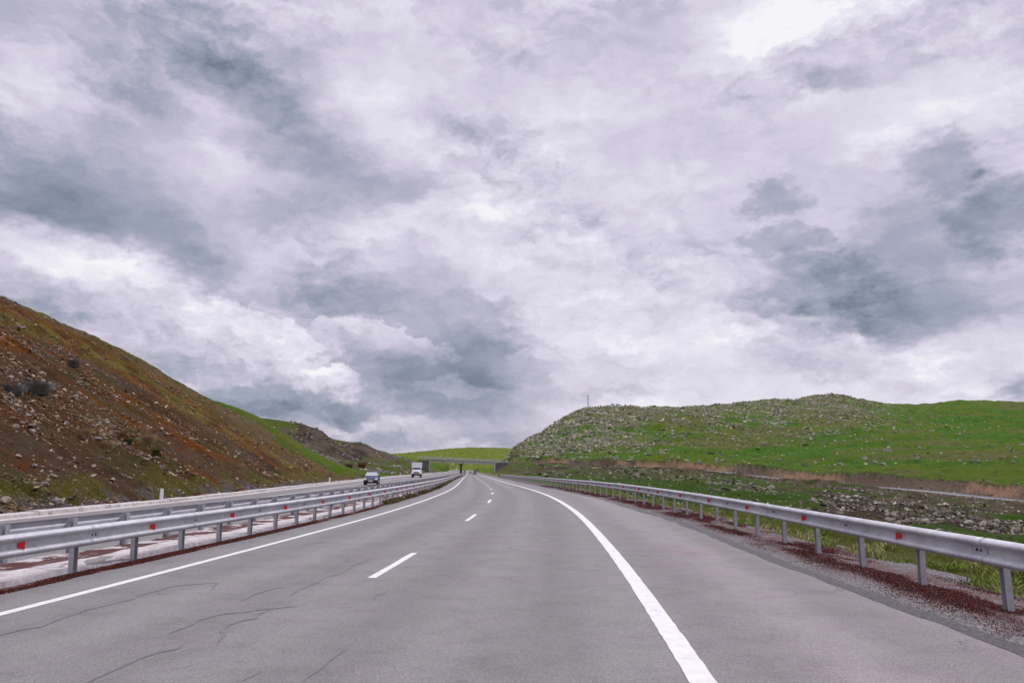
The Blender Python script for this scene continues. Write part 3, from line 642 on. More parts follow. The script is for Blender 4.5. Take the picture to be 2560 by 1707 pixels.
    ft = sst(I['rl'], 6.0, 3.2)*sst(I['rl'], .8, 2.2)*sst(fbm(X*.2, Y*.2, 4, 75, .6), .36, .52); br = lerp(br, np.array([.135,.125,.030]), ft*.8)
    gf = sst(I['rl'], 3.4, 1.6)*sst(fbm(Y*.9+X*.5, X*.3, 4, 76), .44, .56); br = lerp(br, np.array([.15,.135,.145]), gf)
    rt = sst(Y, 95, 135)*sst(I['D'], 9, 2); br = lerp(br, np.array([.15,.130,.060]), rt*.7)
    tail = sst(Y, 150, 165); br = lerp(br, lerp(np.tile([.115,.095,.062], (n, 1)), np.array([.10,.105,.03]), sst(g2, .42, .6)), tail)
    c = lerp(c, br, k)
    # bare dark-brown scar, spoil heap and quarried ground beyond the spur
    def blob(px, py, Yc, rx, ry, p=1.0):
        w = ptw(px, py, Yc); q = ((np.arctan2(X, Y)-atan2(w[0], w[1]))/(rx/1900))**2+((np.log(I['R'])-math.log(math.hypot(w[0], w[1])))/ry)**2
        return p*sst(q+1.3*(g2-.5), 1.3, .7)
    sc_ = np.maximum.reduce([blob(785,1100,268,48,.075), blob(835,1130,270,70,.10), blob(880,1137,300,45,.12), blob(905,1125,352,60,.05), blob(945,1138,362,55,.06)])*(I['o'] < -22)
    c = lerp(c, lerp(np.tile([.045,.033,.024], (n, 1)), np.array([.135,.105,.080]), sst(g2, .3, .7)), sc_*(1-.0*k))
    mid = (I['o'] < -22)*sst(Y, 205, 225)*sst(Y, 460, 400)*(1-sc_)
    c = lerp(c, lerp(np.tile([.105,.085,.055], (n, 1)), np.array([.075,.095,.022]), sst(fbm(X*.05, Y*.05, 4, 83, .6), .45, .6)), mid*.8*(1-k))
    c = lerp(c, np.array([.085,.165,.015]), (I['o'] < -22)*sst(Y, 135, 150)*sst(Y, 215, 190)*(1-k)*.8)
    c = lerp(c, np.array([.15,.14,.045]), (I['o'] < -22)*sst(Y, 128, 145)*sst(Y, 215, 190)*(1-k)*sst(g2, .46, .60)*.75)
    a_, b_ = ptw(838, 1156, 232)[:2], ptw(877, 1175, 200)[:2]; d_ = b_-a_; tt = np.clip(((X-a_[0])*d_[0]+(Y-a_[1])*d_[1])/(d_@d_), -.3, 1.2)
    c = lerp(c, np.array([.17,.15,.135]), sst(np.hypot(X-a_[0]-tt*d_[0], Y-a_[1]-tt*d_[1]), 1.7, 1.2)*.9)
    c = lerp(c, np.array([.26,.17,.12]), I['cutR']*sst(Y, 380, 420)*.7)
    # clay-coloured verge right beside the shoulder
    c = lerp(c, np.array([.15,.17,.035]), (I['rr'] > 0)*sst(I['rr'], 4.5, 1.0)*.7)
    return np.clip(c*(.86+.3*g3)[:, None], 0, 1)
def fan(name, az0, az1, naz, r0, r1, nr):
    a = np.linspace(az0, az1, naz) if not callable(naz) else naz
    R_ = np.exp(np.linspace(math.log(r0), math.log(r1), nr)); Ag, Rg = np.meshgrid(a, R_)
    X = (Rg*np.sin(Ag)).ravel(); Y = (Rg*np.cos(Ag)).ravel(); z, I = terrain(X, Y, True)
    return np.stack([X, Y, z], -1), albedo(X, Y, z, I)
azs = np.concatenate([np.linspace(radians(-100), radians(-40), 90)[:-1], np.linspace(radians(-40), radians(38), 1250)[:-1], np.linspace(radians(38), radians(100), 90)])
Rs = np.exp(np.linspace(math.log(7), math.log(2600), 900))
Ag, Rg = np.meshgrid(azs, Rs); X = (Rg*np.sin(Ag)).ravel(); Y = (Rg*np.cos(Ag)).ravel()
z, I = terrain(X, Y, True)
me = nmesh('ground', np.stack([X, Y, z], -1), gridfaces(len(Rs), len(azs))[:, ::-1], colr=albedo(X, Y, z, I))
o = link(me, 'ground', M['terrain']); o['kind'] = 'structure'
Xb, Yb = np.meshgrid([-2600, -120, 120, 2600], [-60, -30]); Zb = np.full(8, -6.0)
# side road kerb edge
sv = []; SS = dens(SR[8:], 4)
tg = np.gradient(SS[:, :2], axis=0); tg /= np.linalg.norm(tg, axis=1)[:, None]; nr_ = np.stack([-tg[:, 1], tg[:, 0]], -1)
def strip3(name, path, n2, offs, dzs, m, kind='structure'):
    V = np.stack([np.c_[path[:, :2]+n2*o_, path[:, 2]+CAMH+d_] for o_, d_ in zip(offs, dzs)], 1).reshape(-1, 3)
    o = link(nmesh(name, V, gridfaces(len(path), len(offs))), name, m); o['kind'] = kind; return o
strip3('side_road', SS, nr_, [-2.6, 2.6], [.06, .06], M['edge'])
strip3('side_road_kerb', SS, nr_, [-2.6, -2.61, -2.78, -2.80], [.0, .20, .20, -.4], M['kerb'])

# ------------------------------------------------------------------ rocks
def ico(sub):
    ph = (1+5**.5)/2; v = [(-1,ph,0),(1,ph,0),(-1,-ph,0),(1,-ph,0),(0,-1,ph),(0,1,ph),(0,-1,-ph),(0,1,-ph),(ph,0,-1),(ph,0,1),(-ph,0,-1),(-ph,0,1)]
    f = [(0,11,5),(0,5,1),(0,1,7),(0,7,10),(0,10,11),(1,5,9),(5,11,4),(11,10,2),(10,7,6),(7,1,8),(3,9,4),(3,4,2),(3,2,6),(3,6,8),(3,8,9),(4,9,5),(2,4,11),(6,2,10),(8,6,7),(9,8,1)]
    v = [np.array(p)/np.linalg.norm(p) for p in v]
    for _ in range(sub):
        c = {}; nf = []
        def mid(a, b):
            k = (min(a, b), max(a, b))
            if k not in c: p = v[a]+v[b]; v.append(p/np.linalg.norm(p)); c[k] = len(v)-1
            return c[k]
        for a, b, d in f:
            x, y, w = mid(a, b), mid(b, d), mid(d, a); nf += [(a, x, w), (b, y, x), (d, w, y), (x, y, w)]
        f = nf
    return np.array(v), np.array(f)
def rockshape(sub, seed):
    r_ = np.random.default_rng(seed); v, f = ico(sub); v = v.copy()
    for _ in range(7):       # chop flat facets
        n = r_.normal(size=3); n /= np.linalg.norm(n); d = r_.uniform(.45, .8); s = v@n; v -= np.outer(np.maximum(s-d, 0), n)
    v *= (1+.10*r_.normal(size=len(v)))[:, None]; v *= r_.uniform(.65, 1.25, 3)*np.array([1.15, 1, .72]); return v, f
SH0 = [rockshape(0, 100+i) for i in range(10)]; SH1 = [rockshape(1, 200+i) for i in range(10)]; SH2 = [rockshape(2, 300+i) for i in range(10)]
def rocks_mesh(name, X, Y, Z, size, colr, SHP):
    VV = []; FF = []; CC = []; b = 0; n = len(X); which = rng.integers(0, len(SHP), n)
    for k in range(len(SHP)):
        i = np.where(which == k)[0]
        if not len(i): continue
        v, f = SHP[k]; a = rng.uniform(0, 2*pi, len(i)); til = rng.normal(0, .35, (len(i), 2)); ca, sa = np.cos(a), np.sin(a)
        P = v[None]*size[i][:, None, None]*rng.uniform(.75, 1.3, (len(i), 1, 3))
        x = P[..., 0]*ca[:, None]-P[..., 1]*sa[:, None]; y = P[..., 0]*sa[:, None]+P[..., 1]*ca[:, None]; z = P[..., 2]+x*til[:, :1]+y*til[:, 1:]
        VV.append(np.stack([x+X[i][:, None], y+Y[i][:, None], z+Z[i][:, None]], -1).reshape(-1, 3))
        FF.append((f[None]+(np.arange(len(i))*len(v))[:, None, None]).reshape(-1, 3)+b); CC.append(np.repeat(colr[i], len(v), 0)); b += len(i)*len(v)
    return nmesh(name, np.concatenate(VV), np.concatenate(FF), smooth=False, colr=np.concatenate(CC))
def polar(n, a0, a1, r0, r1):
    a = rng.uniform(radians(a0), radians(a1), n); R = np.exp(rng.uniform(math.log(r0), math.log(r1), n)); return R*np.sin(a), R*np.cos(a), R
def pal(n, cols):
    c = np.array(cols); k = rng.integers(0, len(c), n); return c[k]*rng.uniform(.7, 1.3, n)[:, None]
BIG = []    # candidates for individual boulders: x, y, z, size, apparent size, zone
def scatter(name, label, cat, n, a0, a1, r0, r1, densf, smin, smax, pw, cols, shapes, zone, bigN, sink=.25):
    X, Y, R = polar(n, a0, a1, r0, r1); z, I = terrain(X, Y, True); k = rng.random(n) < densf(X, Y, z, I)
    X, Y, z, R = X[k], Y[k], z[k], R[k]; m_ = len(X); u = rng.random(m_)
    s = smin*(1-u*(1-(smin/smax)**pw))**(-1/pw)
    if callable(cols): C_ = cols(X, Y, z, m_)
    else: C_ = pal(m_, cols)
    app = s/R; az = np.arctan2(X, Y); inf = (np.abs(az) < radians(34)); order = np.argsort(-(app*inf))[:bigN]
    keep = np.ones(m_, bool)
    for i in order: BIG.append((X[i], Y[i], z[i], s[i], app[i], zone)); keep[i] = False
    me = rocks_mesh(name, X[keep], Y[keep], z[keep]+s[keep]*(.72*.5-sink), s[keep]*.5/.7, C_[keep], shapes)
    o = link(me, name, M['rock']); tag(o, label, cat, kind='stuff'); return o
brown = [(.26,.18,.11),(.34,.25,.17),(.17,.115,.07),(.46,.36,.27),(.24,.12,.06),(.28,.23,.19),(.11,.06,.035),(.20,.10,.05)]
grey = [(.24,.22,.19),(.33,.31,.27),(.17,.155,.135),(.45,.42,.37),(.13,.12,.11)]
lich = [(.24,.24,.16),(.32,.32,.22),(.17,.175,.11),(.38,.36,.28),(.34,.28,.22)]
def dl(X, Y, z, I):
    g = fbm(X*.16, Y*.16, 4, 90, .6); return (I['cut'] > .4)*(I['rl'] > .8)*(.10+.9*sst(g, .42, .62))*sst(Y, 160, 135)
scatter('slope_stones', 'small tan and grey stones strewn over the brown cut slope', 'stones', 90000, -48, -9, 28, 165, dl, .07, .42, 2.1, brown, SH1, 'slope', 90)
scatter('slope_pebbles', 'fine gravelly pebbles covering the brown cut slope', 'pebbles', 80000, -40, -9, 26, 150, dl, .05, .13, 1.2, brown+[(.10,.06,.04)], SH0, 'none', 0)
def dh(X, Y, z, I):
    az = np.arctan2(X, Y); R = I['R']; g = fbm(X*.035, Y*.035, 5, 91, .6); g2 = fbm(X*.12, Y*.12, 4, 92)
    hgt = np.clip((z-CAMH)/70, 0, 1)
    left = sst(az, radians(13), radians(2)); top = sst(hgt, .25, .75)*sst(az, radians(33), radians(20))
    d = .015+.85*left*sst(hgt, .02, .22)+.75*top+.35*sst(g, .46, .62)*sst(hgt, .12, .4)*sst(az, .50, .36)
    return I['hill']*d*(.25+.75*sst(g2, .35, .6))
scatter('hill_stones', 'pale lichened stones dotted over the green rocky hill', 'stones', 190000, -2, 40, 330, 760, dh, .5, 2.5, 2.1, lich, SH0, 'hill', 90)
def dv(X, Y, z, I):
    rub = sst(fbm(X*.045, Y*.045, 4, 60)+.35*sst(I['sroad'], 75, 8)-.10*sst(X, 45, 20)-.1*sst(Y, 160, 240)-.3*sst(I['az'], .36, .26), .50, .60)
    g2 = fbm(X*.2, Y*.2, 3, 93); return (I['o'] > 0)*(I['hill'] < .5)*(I['rr'] > 4)*(I['sroad'] > 3.4)*(rub*.75+.06)*(.2+.8*sst(g2, .4, .6))
scatter('valley_rubble', 'grey and tan rubble tipped below the side road right of the guardrail', 'rubble', 110000, 3, 42, 45, 350, dv, .10, .58, 1.9, [(.22,.18,.14),(.30,.26,.21),(.12,.095,.07),(.50,.45,.39),(.16,.13,.10),(.07,.055,.045),(.055,.045,.035)], SH1, 'valley', 90)
def db(X, Y, z, I): return (I['bank'] > .2)*.8+(I['sroad'] > 3)*(I['sroad'] < 12)*.25
scatter('bank_stones', 'tan stones weathering out of the earth bank above the side road', 'stones', 40000, 2, 40, 150, 400, db, .15, .8, 2.0, [(.30,.23,.17),(.20,.14,.10),(.45,.38,.30),(.11,.08,.06)], SH0, 'none', 0)
def dm(X, Y, z, I):
    g2 = fbm(X*.1, Y*.1, 4, 94); return (I['o'] > 12)*(I['hill'] < .5)*(X < Y*.34)*(I['sroad'] > 4)*sst(g2, .5, .62)*.55
scatter('mound_stones', 'mossy stones on the low green mound behind the right guardrail', 'stones', 11000, 1, 20, 110, 340, dm, .3, 1.25, 1.8, [(.12,.13,.07),(.17,.17,.11),(.09,.10,.05),(.22,.21,.15)], SH1, 'mound', 30)
def dq(X, Y, z, I): return (I['o'] < -24)*(Y > 215)*(Y < 400)*(fbm(X*.08, Y*.08, 4, 95) > .52)*.5
scatter('quarry_stones', 'pale stones scattered on the bare ground by the overpass approach', 'stones', 9000, -22, -7, 210, 400, dq, .25, 1.5, 1.9, grey, SH0, 'quarry', 12)
def df(X, Y, z, I): return (R_OK(I))*.25
R_OK = lambda I: (I['R'] > 900)*1.0
scatter('far_hill_stones', 'tiny pale stones on the yellow-green hill beyond the overpass', 'stones', 3500, -9, 3, 950, 1320, df, .9, 2.6, 2.2, [(.36,.36,.22),(.22,.26,.10)], SH0, 'none', 0)

ZL = {'slope': ('tan boulder embedded in the brown cut slope left of the road', 'boulders on the brown cut slope', M['boulder_brown']),
      'hill': ('lichened outcrop boulder on the green hill behind the side road', 'outcrop boulders on the green hill', M['boulder_lichen']),
      'valley': ('grey boulder in the rubble between right guardrail and side road', 'boulders in the rubble right of the road', M['boulder_grey']),
      'mound': ('mossy boulder on the low green mound behind right guardrail', 'boulders on the low green mound', M['boulder_moss']),
      'quarry': ('pale boulder on bare ground beside the overpass approach', 'boulders by the overpass approach', M['boulder_grey'])}
BM = {}
for zn in ZL:
    for k in range(10):
        v, f = SH2[k]; me = nmesh('boulder', v, f, smooth=False); me.materials.append(ZL[zn][2]); BM[zn, k] = me
for i, (x, y, z_, s, app, zn) in enumerate(BIG):
    o = bpy.data.objects.new('boulder', BM[zn, i % 10]); col.objects.link(o)
    o.location = (x, y, z_+s*.12); o.scale = (s*.7*rng.uniform(.8, 1.25), s*.7*rng.uniform(.8, 1.1), s*.7*rng.uniform(.7, 1.1)); o.rotation_euler = (rng.normal(0, .2), rng.normal(0, .2), rng.uniform(0, 6.28))
    tag(o, ZL[zn][0], 'boulder', ZL[zn][1])

# ------------------------------------------------------------------ grass, stonecrop
def blades(name, X, Y, Z, H, Wd, colr, label, cat, lean=.5):
    n = len(X); a = rng.uniform(0, 2*pi, n); l = rng.uniform(.1, 1, n)*lean*H; b = rng.uniform(0, 2*pi, n)
    dx, dy = np.cos(a)*Wd/2, np.sin(a)*Wd/2; lx, ly = np.cos(b)*l, np.sin(b)*l
    V = np.stack([np.stack([X-dx, Y-dy, Z-.02], -1), np.stack([X+dx, Y+dy, Z-.02], -1), np.stack([X+dx*.7+lx*.35, Y+dy*.7+ly*.35, Z+H*.6], -1), np.stack([X-dx*.7+lx*.35, Y-dy*.7+ly*.35, Z+H*.6], -1), np.stack([X+lx, Y+ly, Z+H], -1)], 1).reshape(-1, 3)
    i = np.arange(n)[:, None]*5; F1 = np.concatenate([i+[0,1,2], i+[0,2,3], i+[3,2,4]], 0)
    o = link(nmesh(name, V, F1, smooth=True, colr=np.repeat(colr, 5, 0)), name, M['blade']); tag(o, label, cat, kind='stuff'); return o
def verge_pts(n, y0, y1, o0, o1, side=1, seed=5, thr=.45):
    Y = y0*np.exp(rng.random(n)*math.log(y1/y0)); t_ = rng.random(n); off = RRL(Y)+o0+(o1-o0)*t_; X = CEN(Y)+off
    k = fbm(X*.9, Y*.9, 4, seed) > thr; return X[k], Y[k]
X, Y = verge_pts(110000, 4, 75, .85, 4.0, thr=.50); z = terrain(X, Y); off = X-CEN(Y)-RRL(Y); z = np.where(off < 1.5, zroad(Y, off+6)-.10, z)
H = rng.uniform(.02, .10, len(X))*(.15+1.7*sst(fbm(X*2.2, Y*2.2, 3, 6), .42, .72)); dry = fbm(X*.7, Y*.7, 3, 7)+rng.normal(0, .12, len(X))
C_ = np.where(dry[:, None] > .50, [[.34,.31,.13]], [[.16,.22,.03]])*rng.uniform(.6, 1.4, len(X))[:, None]
blades('verge_grass', X, Y, z, H, .012+.0006*Y, C_, 'yellow-green grass along the outside of the right guardrail', 'grass', 1.8)
def stonecrop(name, X, Y, Z, label):
    n = len(X); blades(name, X, Y, Z, rng.uniform(.004, .020, n), .006+.0007*Y, np.array([(.13,.022,.017),(.16,.034,.026),(.09,.045,.035),(.20,.16,.14)])[rng.choice(4, n, p=[.42,.28,.2,.1])]*rng.uniform(.4, 1.5, n)[:, None], label, 'stonecrop', 2.5)
n = 230000; Y = 4*np.exp(rng.random(n)*math.log(20)); off = RRL(Y)+rng.normal(.18, .36, n); X = CEN(Y)+off; k = fbm(X*1.6, Y*.6, 4, 12)+rng.normal(0, .07, n) > .46; X, Y, off = X[k], Y[k], off[k]
vz = lambda Y, off: zroad(Y, off)+np.interp(off-RRL(Y), [-1.05, 0, .7, 1.6], [-.035, -.05, -.07, -.16])
stonecrop('verge_stonecrop', X, Y, vz(Y, off), 'dark red stonecrop creeping round the right guardrail posts')
n = 90000; Y = 7*np.exp(rng.random(n)*math.log(10)); off = LRL(Y)+rng.uniform(-.12, .26, n); X = CEN(Y)+off; k = fbm(X*2.6, Y*.5, 4, 13)+rng.normal(0, .05, n) > .44; X, Y, off = X[k], Y[k], off[k]
stonecrop('median_stonecrop', X, Y, zroad(Y, off), 'dark red stonecrop along the foot of the median guardrail')
# weeds in the median farther on, turf on the slope foot
n = 9000; Y = 34*np.exp(rng.random(n)*math.log(8)); off = LRL(Y)+rng.uniform(-.3, .22, n); X = CEN(Y)+off; k = fbm(Y*.35, Y*0, 3, 14) > .47; X, Y, off = X[k], Y[k], off[k]
blades('median_weeds', X, Y, zroad(Y, off), rng.uniform(.05, .25, len(X)), .02+.0006*Y, np.where(rng.random((len(X), 1)) > .5, [[.17,.15,.05]], [[.12,.07,.03]])*rng.uniform(.6, 1.3, len(X))[:, None], 'olive and rusty weeds under the median guardrail', 'weeds')
n = 45000; X, Y, R = polar(n, -40, -8, 30, 170); z, I = terrain(X, Y, True)
k = (I['rl'] > 1.2)*(rng.random(n) < np.maximum(sst(I['rl'], 9, 3)*(fbm(X*.2, Y*.2, 4, 75, .6) > .47)*.7, .4*np.exp(-((I['D']-4.2)/2)**2)*(fbm(X*.3, Y*.3, 4, 15) > .42))); X, Y, z = X[k], Y[k], z[k]
cc = np.where(rng.random((len(X), 1)) > .5, [[.15,.15,.03]], [[.27,.22,.09]])*rng.uniform(.5, 1.4, len(X))[:, None]
blades('slope_grass', X, Y, z, rng.uniform(.05, .18, len(X)), .05, cc, 'thin tufty grass on the foot and upper band of the cut slope', 'grass', .8)
n = 26000; X, Y, R = polar(n, 3, 38, 28, 190); z, I = terrain(X, Y, True); k = (I['rr'] > 2)*(I['hill'] < .5)*(fbm(X*.06, Y*.06, 4, 60) < .56)*(fbm(X*.3, Y*.3, 3, 16) > .45); k = k.astype(bool); X, Y, z = X[k], Y[k], z[k]
blades('valley_grass', X, Y, z, rng.uniform(.08, .28, len(X)), .05+.0006*Y, np.array([[.07,.12,.015]])*rng.uniform(.5, 1.6, len(X))[:, None], 'dark green grass on the valley floor right of the guardrail', 'grass', .8)
# shrubs and dry clumps on the cut slope
def slope_at(px, py):
    a0, t0 = pdir(px, py); R = np.linspace(25, 220, 1500); X = R*sin(a0); Y = R*cos(a0); z = terrain(X, Y)
    k = np.where(z >= CAMH+R*t0)[0]; k = k[0] if len(k) else 700; return X[k], Y[k], z[k]
def clump(name, loc, rad, hgt, n, cols, label, cat, group=None, stems=0):
    loc = np.array(loc); e = empty(name, loc); tag(e, label, cat, group)
    a = rng.uniform(0, 2*pi, n); rr_ = rad*np.sqrt(rng.random(n))*.45; H = hgt*rng.uniform(.5, 1, n); l = rng.uniform(.1, .8, n)*rad; bx = rr_*np.cos(a); by = rr_*np.sin(a)
    w = rng.uniform(.005, .014, n); tx, ty = np.cos(a+rng.normal(0, .5, n))*l, np.sin(a+rng.normal(0, .5, n))*l
    V = np.stack([np.stack([bx-w, by, 0*bx-.1], -1), np.stack([bx+w, by, 0*bx-.1], -1), np.stack([bx+tx*.4+w*.7, by+ty*.4, H*.7], -1), np.stack([bx+tx*.4-w*.7, by+ty*.4, H*.7], -1), np.stack([bx+tx, by+ty, H], -1)], 1).reshape(-1, 3)
    i = np.arange(n)[:, None]*5; F1 = np.concatenate([i+[0,1,2], i+[0,2,3], i+[3,2,4]], 0)
    c = pal(n, cols); link(nmesh('foliage', V, F1, colr=np.repeat(c, 5, 0)), 'foliage', M['blade'], e)
    if stems:
        mb = MB()
        for k in range(stems):
            th = rng.uniform(0, 2*pi); q = (cos(th)*rad*.6, sin(th)*rad*.6, hgt*rng.uniform(.6, 1.15)); mb.tube((0,0,-.1), (q[0]*.5, q[1]*.5, q[2]*.6), .02, .012, 5); mb.tube((q[0]*.5, q[1]*.5, q[2]*.6), q, .012, .004, 4)
        mb.build('stem', M['dark'], e)
straw = [(.36,.27,.14),(.28,.20,.10),(.42,.34,.20)]; gry = [(.17,.175,.16),(.24,.24,.23),(.12,.13,.09)]
for (px, py, r_, h_, kind, lab) in [(370,1110,.9,1.0,0,'straw-coloured dry grass clump low on the cut slope, tallest of the clumps'),(268,1125,.7,.8,0,'dry grass clump on the slope beside bare rusty soil'),
    (215,1095,.6,.9,0,'narrow pale dry grass clump left of the two straw clumps'),(185,915,.9,.9,1,'grey-green bush high on the cut slope under the grass band'),
    (95,985,1.6,1.2,1,'wide grey leafless bush at left on the cut slope'),(30,985,1.2,1.0,1,'grey leafless bush at the left edge of the photo on the slope'),(320,1110,.5,.5,2,'small dark green bush beside the dry grass on the slope'),
    (390,1135,.5,.5,2,'small dark green bush just below the tallest straw clump'),(85,930,.5,.6,0,'small dry grass clump on rusty soil at upper left')]:
    loc = slope_at(px, py); clump(['dry_grass_clump', 'bush', 'bush'][kind], loc, r_, h_, int(900*r_), [straw, gry, [(.05,.08,.02),(.08,.10,.03)]][kind], lab, ['dry grass', 'bush', 'bush'][kind], None, 14 if kind == 1 else 0)
loc = ptw(905, 1160, 235); loc[2] = terrain([loc[0]], [loc[1]])[0]
clump('bush', loc, 2.2, 2.0, 700, [(.20,.07,.04),(.30,.13,.09),(.09,.04,.03)], 'rusty red bush behind the dark blue minivan', 'bush', None, 14)
loc = ptw(872, 1172, 215); loc[2] = terrain([loc[0]], [loc[1]])[0]
clump('bush', loc, 2.0, 1.5, 600, [(.12,.07,.04),(.16,.10,.05),(.09,.08,.03)], 'brown bush left of the minivan roof by the gravel track', 'bush', None, 10)

# ------------------------------------------------------------------ guardrails
def wprofile():
    k = np.array([(0,0),(.010,.002),(.040,.014),(.070,.030),(.082,.046),(.083,.060),(.076,.076),(.050,.094),(.020,.108),(.004,.120),(0,.132),(0,.178),(.004,.190),(.020,.202),(.050,.216),(.076,.234),(.083,.250),(.082,.264),(.070,.280),(.040,.296),(.010,.308),(0,.310)])
    return np.concatenate([k, (k-np.array([.006, 0]))[::-1]])
PRF = wprofile()
def beam(name, Ys, off, side, zb, parent):
    """side=+1: hump faces +offset, -1: hump faces -offset"""
    Ys = np.asarray(Ys, float); ox = off(Ys); x = CEN(Ys)+ox; z0 = zroad(Ys, np.where(side*0 == 0, ox, ox)); d = np.gradient(x, Ys); nx = 1/np.sqrt(1+d*d); ny = -d*nx
    R_ = []
    zs = z0+zb(Ys)
    V = np.stack([np.stack([x+side*nx*p[0], Ys+side*ny*p[0], zs+p[1]], -1) for p in PRF], 1).reshape(-1, 3); n = len(PRF)
    i = np.arange(len(Ys)-1)[:, None]*n+np.arange(n)[None]; j = np.arange(len(Ys)-1)[:, None]*n+(np.arange(n)+1)[None] % n
    Fc = np.stack([i, j, j+n, i+n], -1).reshape(-1, 4)
    return link(nmesh(name, V, Fc), name, M['zinc'], parent)
def cpost(h, back=False):
    mb = MB(); w, d, t_ = .115, .075, .012      # open channel
    mb.box((0, -d/2+t_/2, h/2-.2), (w, t_, h+.4)); mb.box((-w/2+t_/2, t_/2, h/2-.2), (t_, d-t_, h+.4)); mb.box((w/2-t_/2, t_/2, h/2-.2), (t_, d-t_, h+.4))
    return mb
def ibeam(h):
    mb = MB(); mb.box((0, -.05, h/2-.2), (.10, .01, h+.4)); mb.box((0, .05, h/2-.2), (.10, .01, h+.4)); mb.box((0, 0, h/2-.2), (.01, .09, h+.4)); return mb
def at(Y, off, dz=0):
    return (float(CEN(Y)+off), float(Y), float(zroad(np.array(Y), np.array(off)))+dz)
def heading(Y): return -math.atan(float(CEN(Y+1)-CEN(Y-1))/2)
def guardrail(label, off, side, y0, y1, sp, ph, refl, zb0, ibm, group=None):
    e = empty('guardrail', at(20.0, float(off(20.0)))); tag(e, label, 'guardrail', group)
    def rel(o): o.matrix_parent_inverse = e.matrix_world.inverted(); return o
    e.matrix_world; bpy.context.view_layer.update()
    inv = e.matrix_world.inverted()
    Ys = np.concatenate([np.arange(y0, min(60, y1), .25), np.arange(60, y1, 1.0)]) if y1 > 60 else np.arange(y0, y1, .25)
    zb = lambda Y: zb0+.010*(fbm(np.asarray(Y)*.25, np.zeros_like(Y), 3, 31)-.5)
    b = beam('beam', Ys, lambda Y: off(Y)+.006*(fbm(np.asarray(Y)*.5, np.zeros_like(Y), 2, 77)-.5), side, zb, e); b.matrix_parent_inverse = inv
    ph_ = np.arange(y0+ph, y1, sp); ph_ = np.array(sorted(ph_, key=lambda v: abs(v-10)))
    ptop = zb0+(.30 if ibm else .22)
    pm = (ibeam if ibm else cpost)(ptop).mesh('post'); pm.materials.append(M['zincdull'])
    sm = MB(); sm.box((0, .05, zb0+.155), (.10, .09, .16)); smm = sm.mesh('spacer'); smm.materials.append(M['zincdull'])
    rest = MB()
    for k, Yp in enumerate(ph_):
        of = float(off(Yp))-side*.12; L = at(Yp, of); a = heading(Yp)
        if k < 98:
            o = bpy.data.objects.new('post', pm); col.objects.link(o); o.parent = e; o.matrix_parent_inverse = inv; o.location = L
            o.rotation_euler = (rng.normal(0, .012), rng.normal(0, .015), a+(pi/2 if ibm or True else 0)*(-side))
            if k < 40:
                q = bpy.data.objects.new('spacer', smm); col.objects.link(q); q.parent = o
        else: rest.box((L[0], L[1], L[2]+ptop/2), (.12, .10, ptop))
    if rest.v:
        o = rest.build('post', M['zincdull'], e); o.matrix_parent_inverse = inv; o['kind'] = 'stuff'; o['label'] = 'row of farther posts'
    # joints: overlap sleeve and slotted bolts
    sl = MB(); sl.loft([[(p[0]+(.002 if q_ < len(PRF)//2 else 0), yy, p[1]) for q_, p in enumerate(PRF)] for yy in (-.17, .17)]); slm = sl.mesh('joint_sleeve', True); slm.materials.append(M['zinc'])
    bl = MB(); bl.box((.008, 0, .155), (.020, .010, .034)); blm = bl.mesh('bolt'); blm.materials.append(M['dark'])
    if refl:
        rm = MB()     # trapezoid reflector standing out of the trough
        for s_ in (1,):
            rm.loft([[(.0, -.03, .125), (.0, -.03, .180), (.0, -.02, .180), (.0, -.02, .125)], [(.070, .030, .092), (.070, .030, .208), (.070, .040, .208), (.070, .040, .092)]])
        rmm = rm.mesh('reflector'); rmm.materials.append(M['red'])
        for k, Yr in enumerate(np.arange(y0+refl[1], min(y1, 300), refl[0])):
            items = [('reflector', rmm, 0)]
            if Yr < 60: items += [('joint_sleeve', slm, refl[0]*.5), ('bolt', blm, refl[0]*.5-.045), ('bolt', blm, refl[0]*.5+.045)]
            for nm, mesh, sh_ in items:
                Yq = Yr+sh_; o = bpy.data.objects.new(nm, mesh); col.objects.link(o); o.parent = e; o.matrix_parent_inverse = inv
                L = at(Yq, float(off(Yq))); L = (L[0], L[1], L[2]+float(zb(np.array([Yq]))[0])); o.location = L
                o.rotation_euler = (0, 0, heading(Yq)); o.scale = (side, 1, 1)
    return e
guardrail('galvanised guardrail with red reflectors along the right shoulder of the near road', lambda Y: RRL(Y), -1, -7, 190, 2.0, 2.23, (4.0, 2.35+.15), .455, False)
guardrail('galvanised guardrail with red reflectors on the near edge of the median', lambda Y: LRL(Y), 1, -6, 480, 1.65, 1.5, (3.3, .1), .405, False)
guardrail('galvanised guardrail seen from behind on the far edge of the median', lambda Y: RRL2(Y), -1, -6, 480, 1.65, 1.8, None, .41, True)

# ------------------------------------------------------------------ marker posts
def marker_mesh(h, w=.12, d=.08):
    mb = MB(); mb.box((0, 0, h/2-.05), (w, d, h+.1), taper=.86); return mb
mm = marker_mesh(.72, .20, .10).mesh('marker_post'); mm.materials.append(M['white'])
def marker(loc, label, group, s=1.0):
    o = bpy.data.objects.new('marker_post', mm); col.objects.link(o); o.location = loc; o.scale = (s, s, s); tag(o, label, 'marker post', group); return o
for (Yp, lab) in ((49.5, 'nearest white marker post on the far kerb, left of the bare slope foot'), (107, 'white marker post on the far kerb at the end of the brown slope'), (215, 'white marker post on the far kerb between minivan and lorry')):
    marker(at(Yp, -21.25, .18), lab, 'marker posts on the far kerb')
for Yp in (300, 330, 345, 360, 380, 400, 420, 440, 460, 480, 500, 520, 540, 560, 580, 600): marker(at(Yp, -20.6, .0), 'small white marker post on the far kerb near the overpass', 'marker posts on the far kerb')
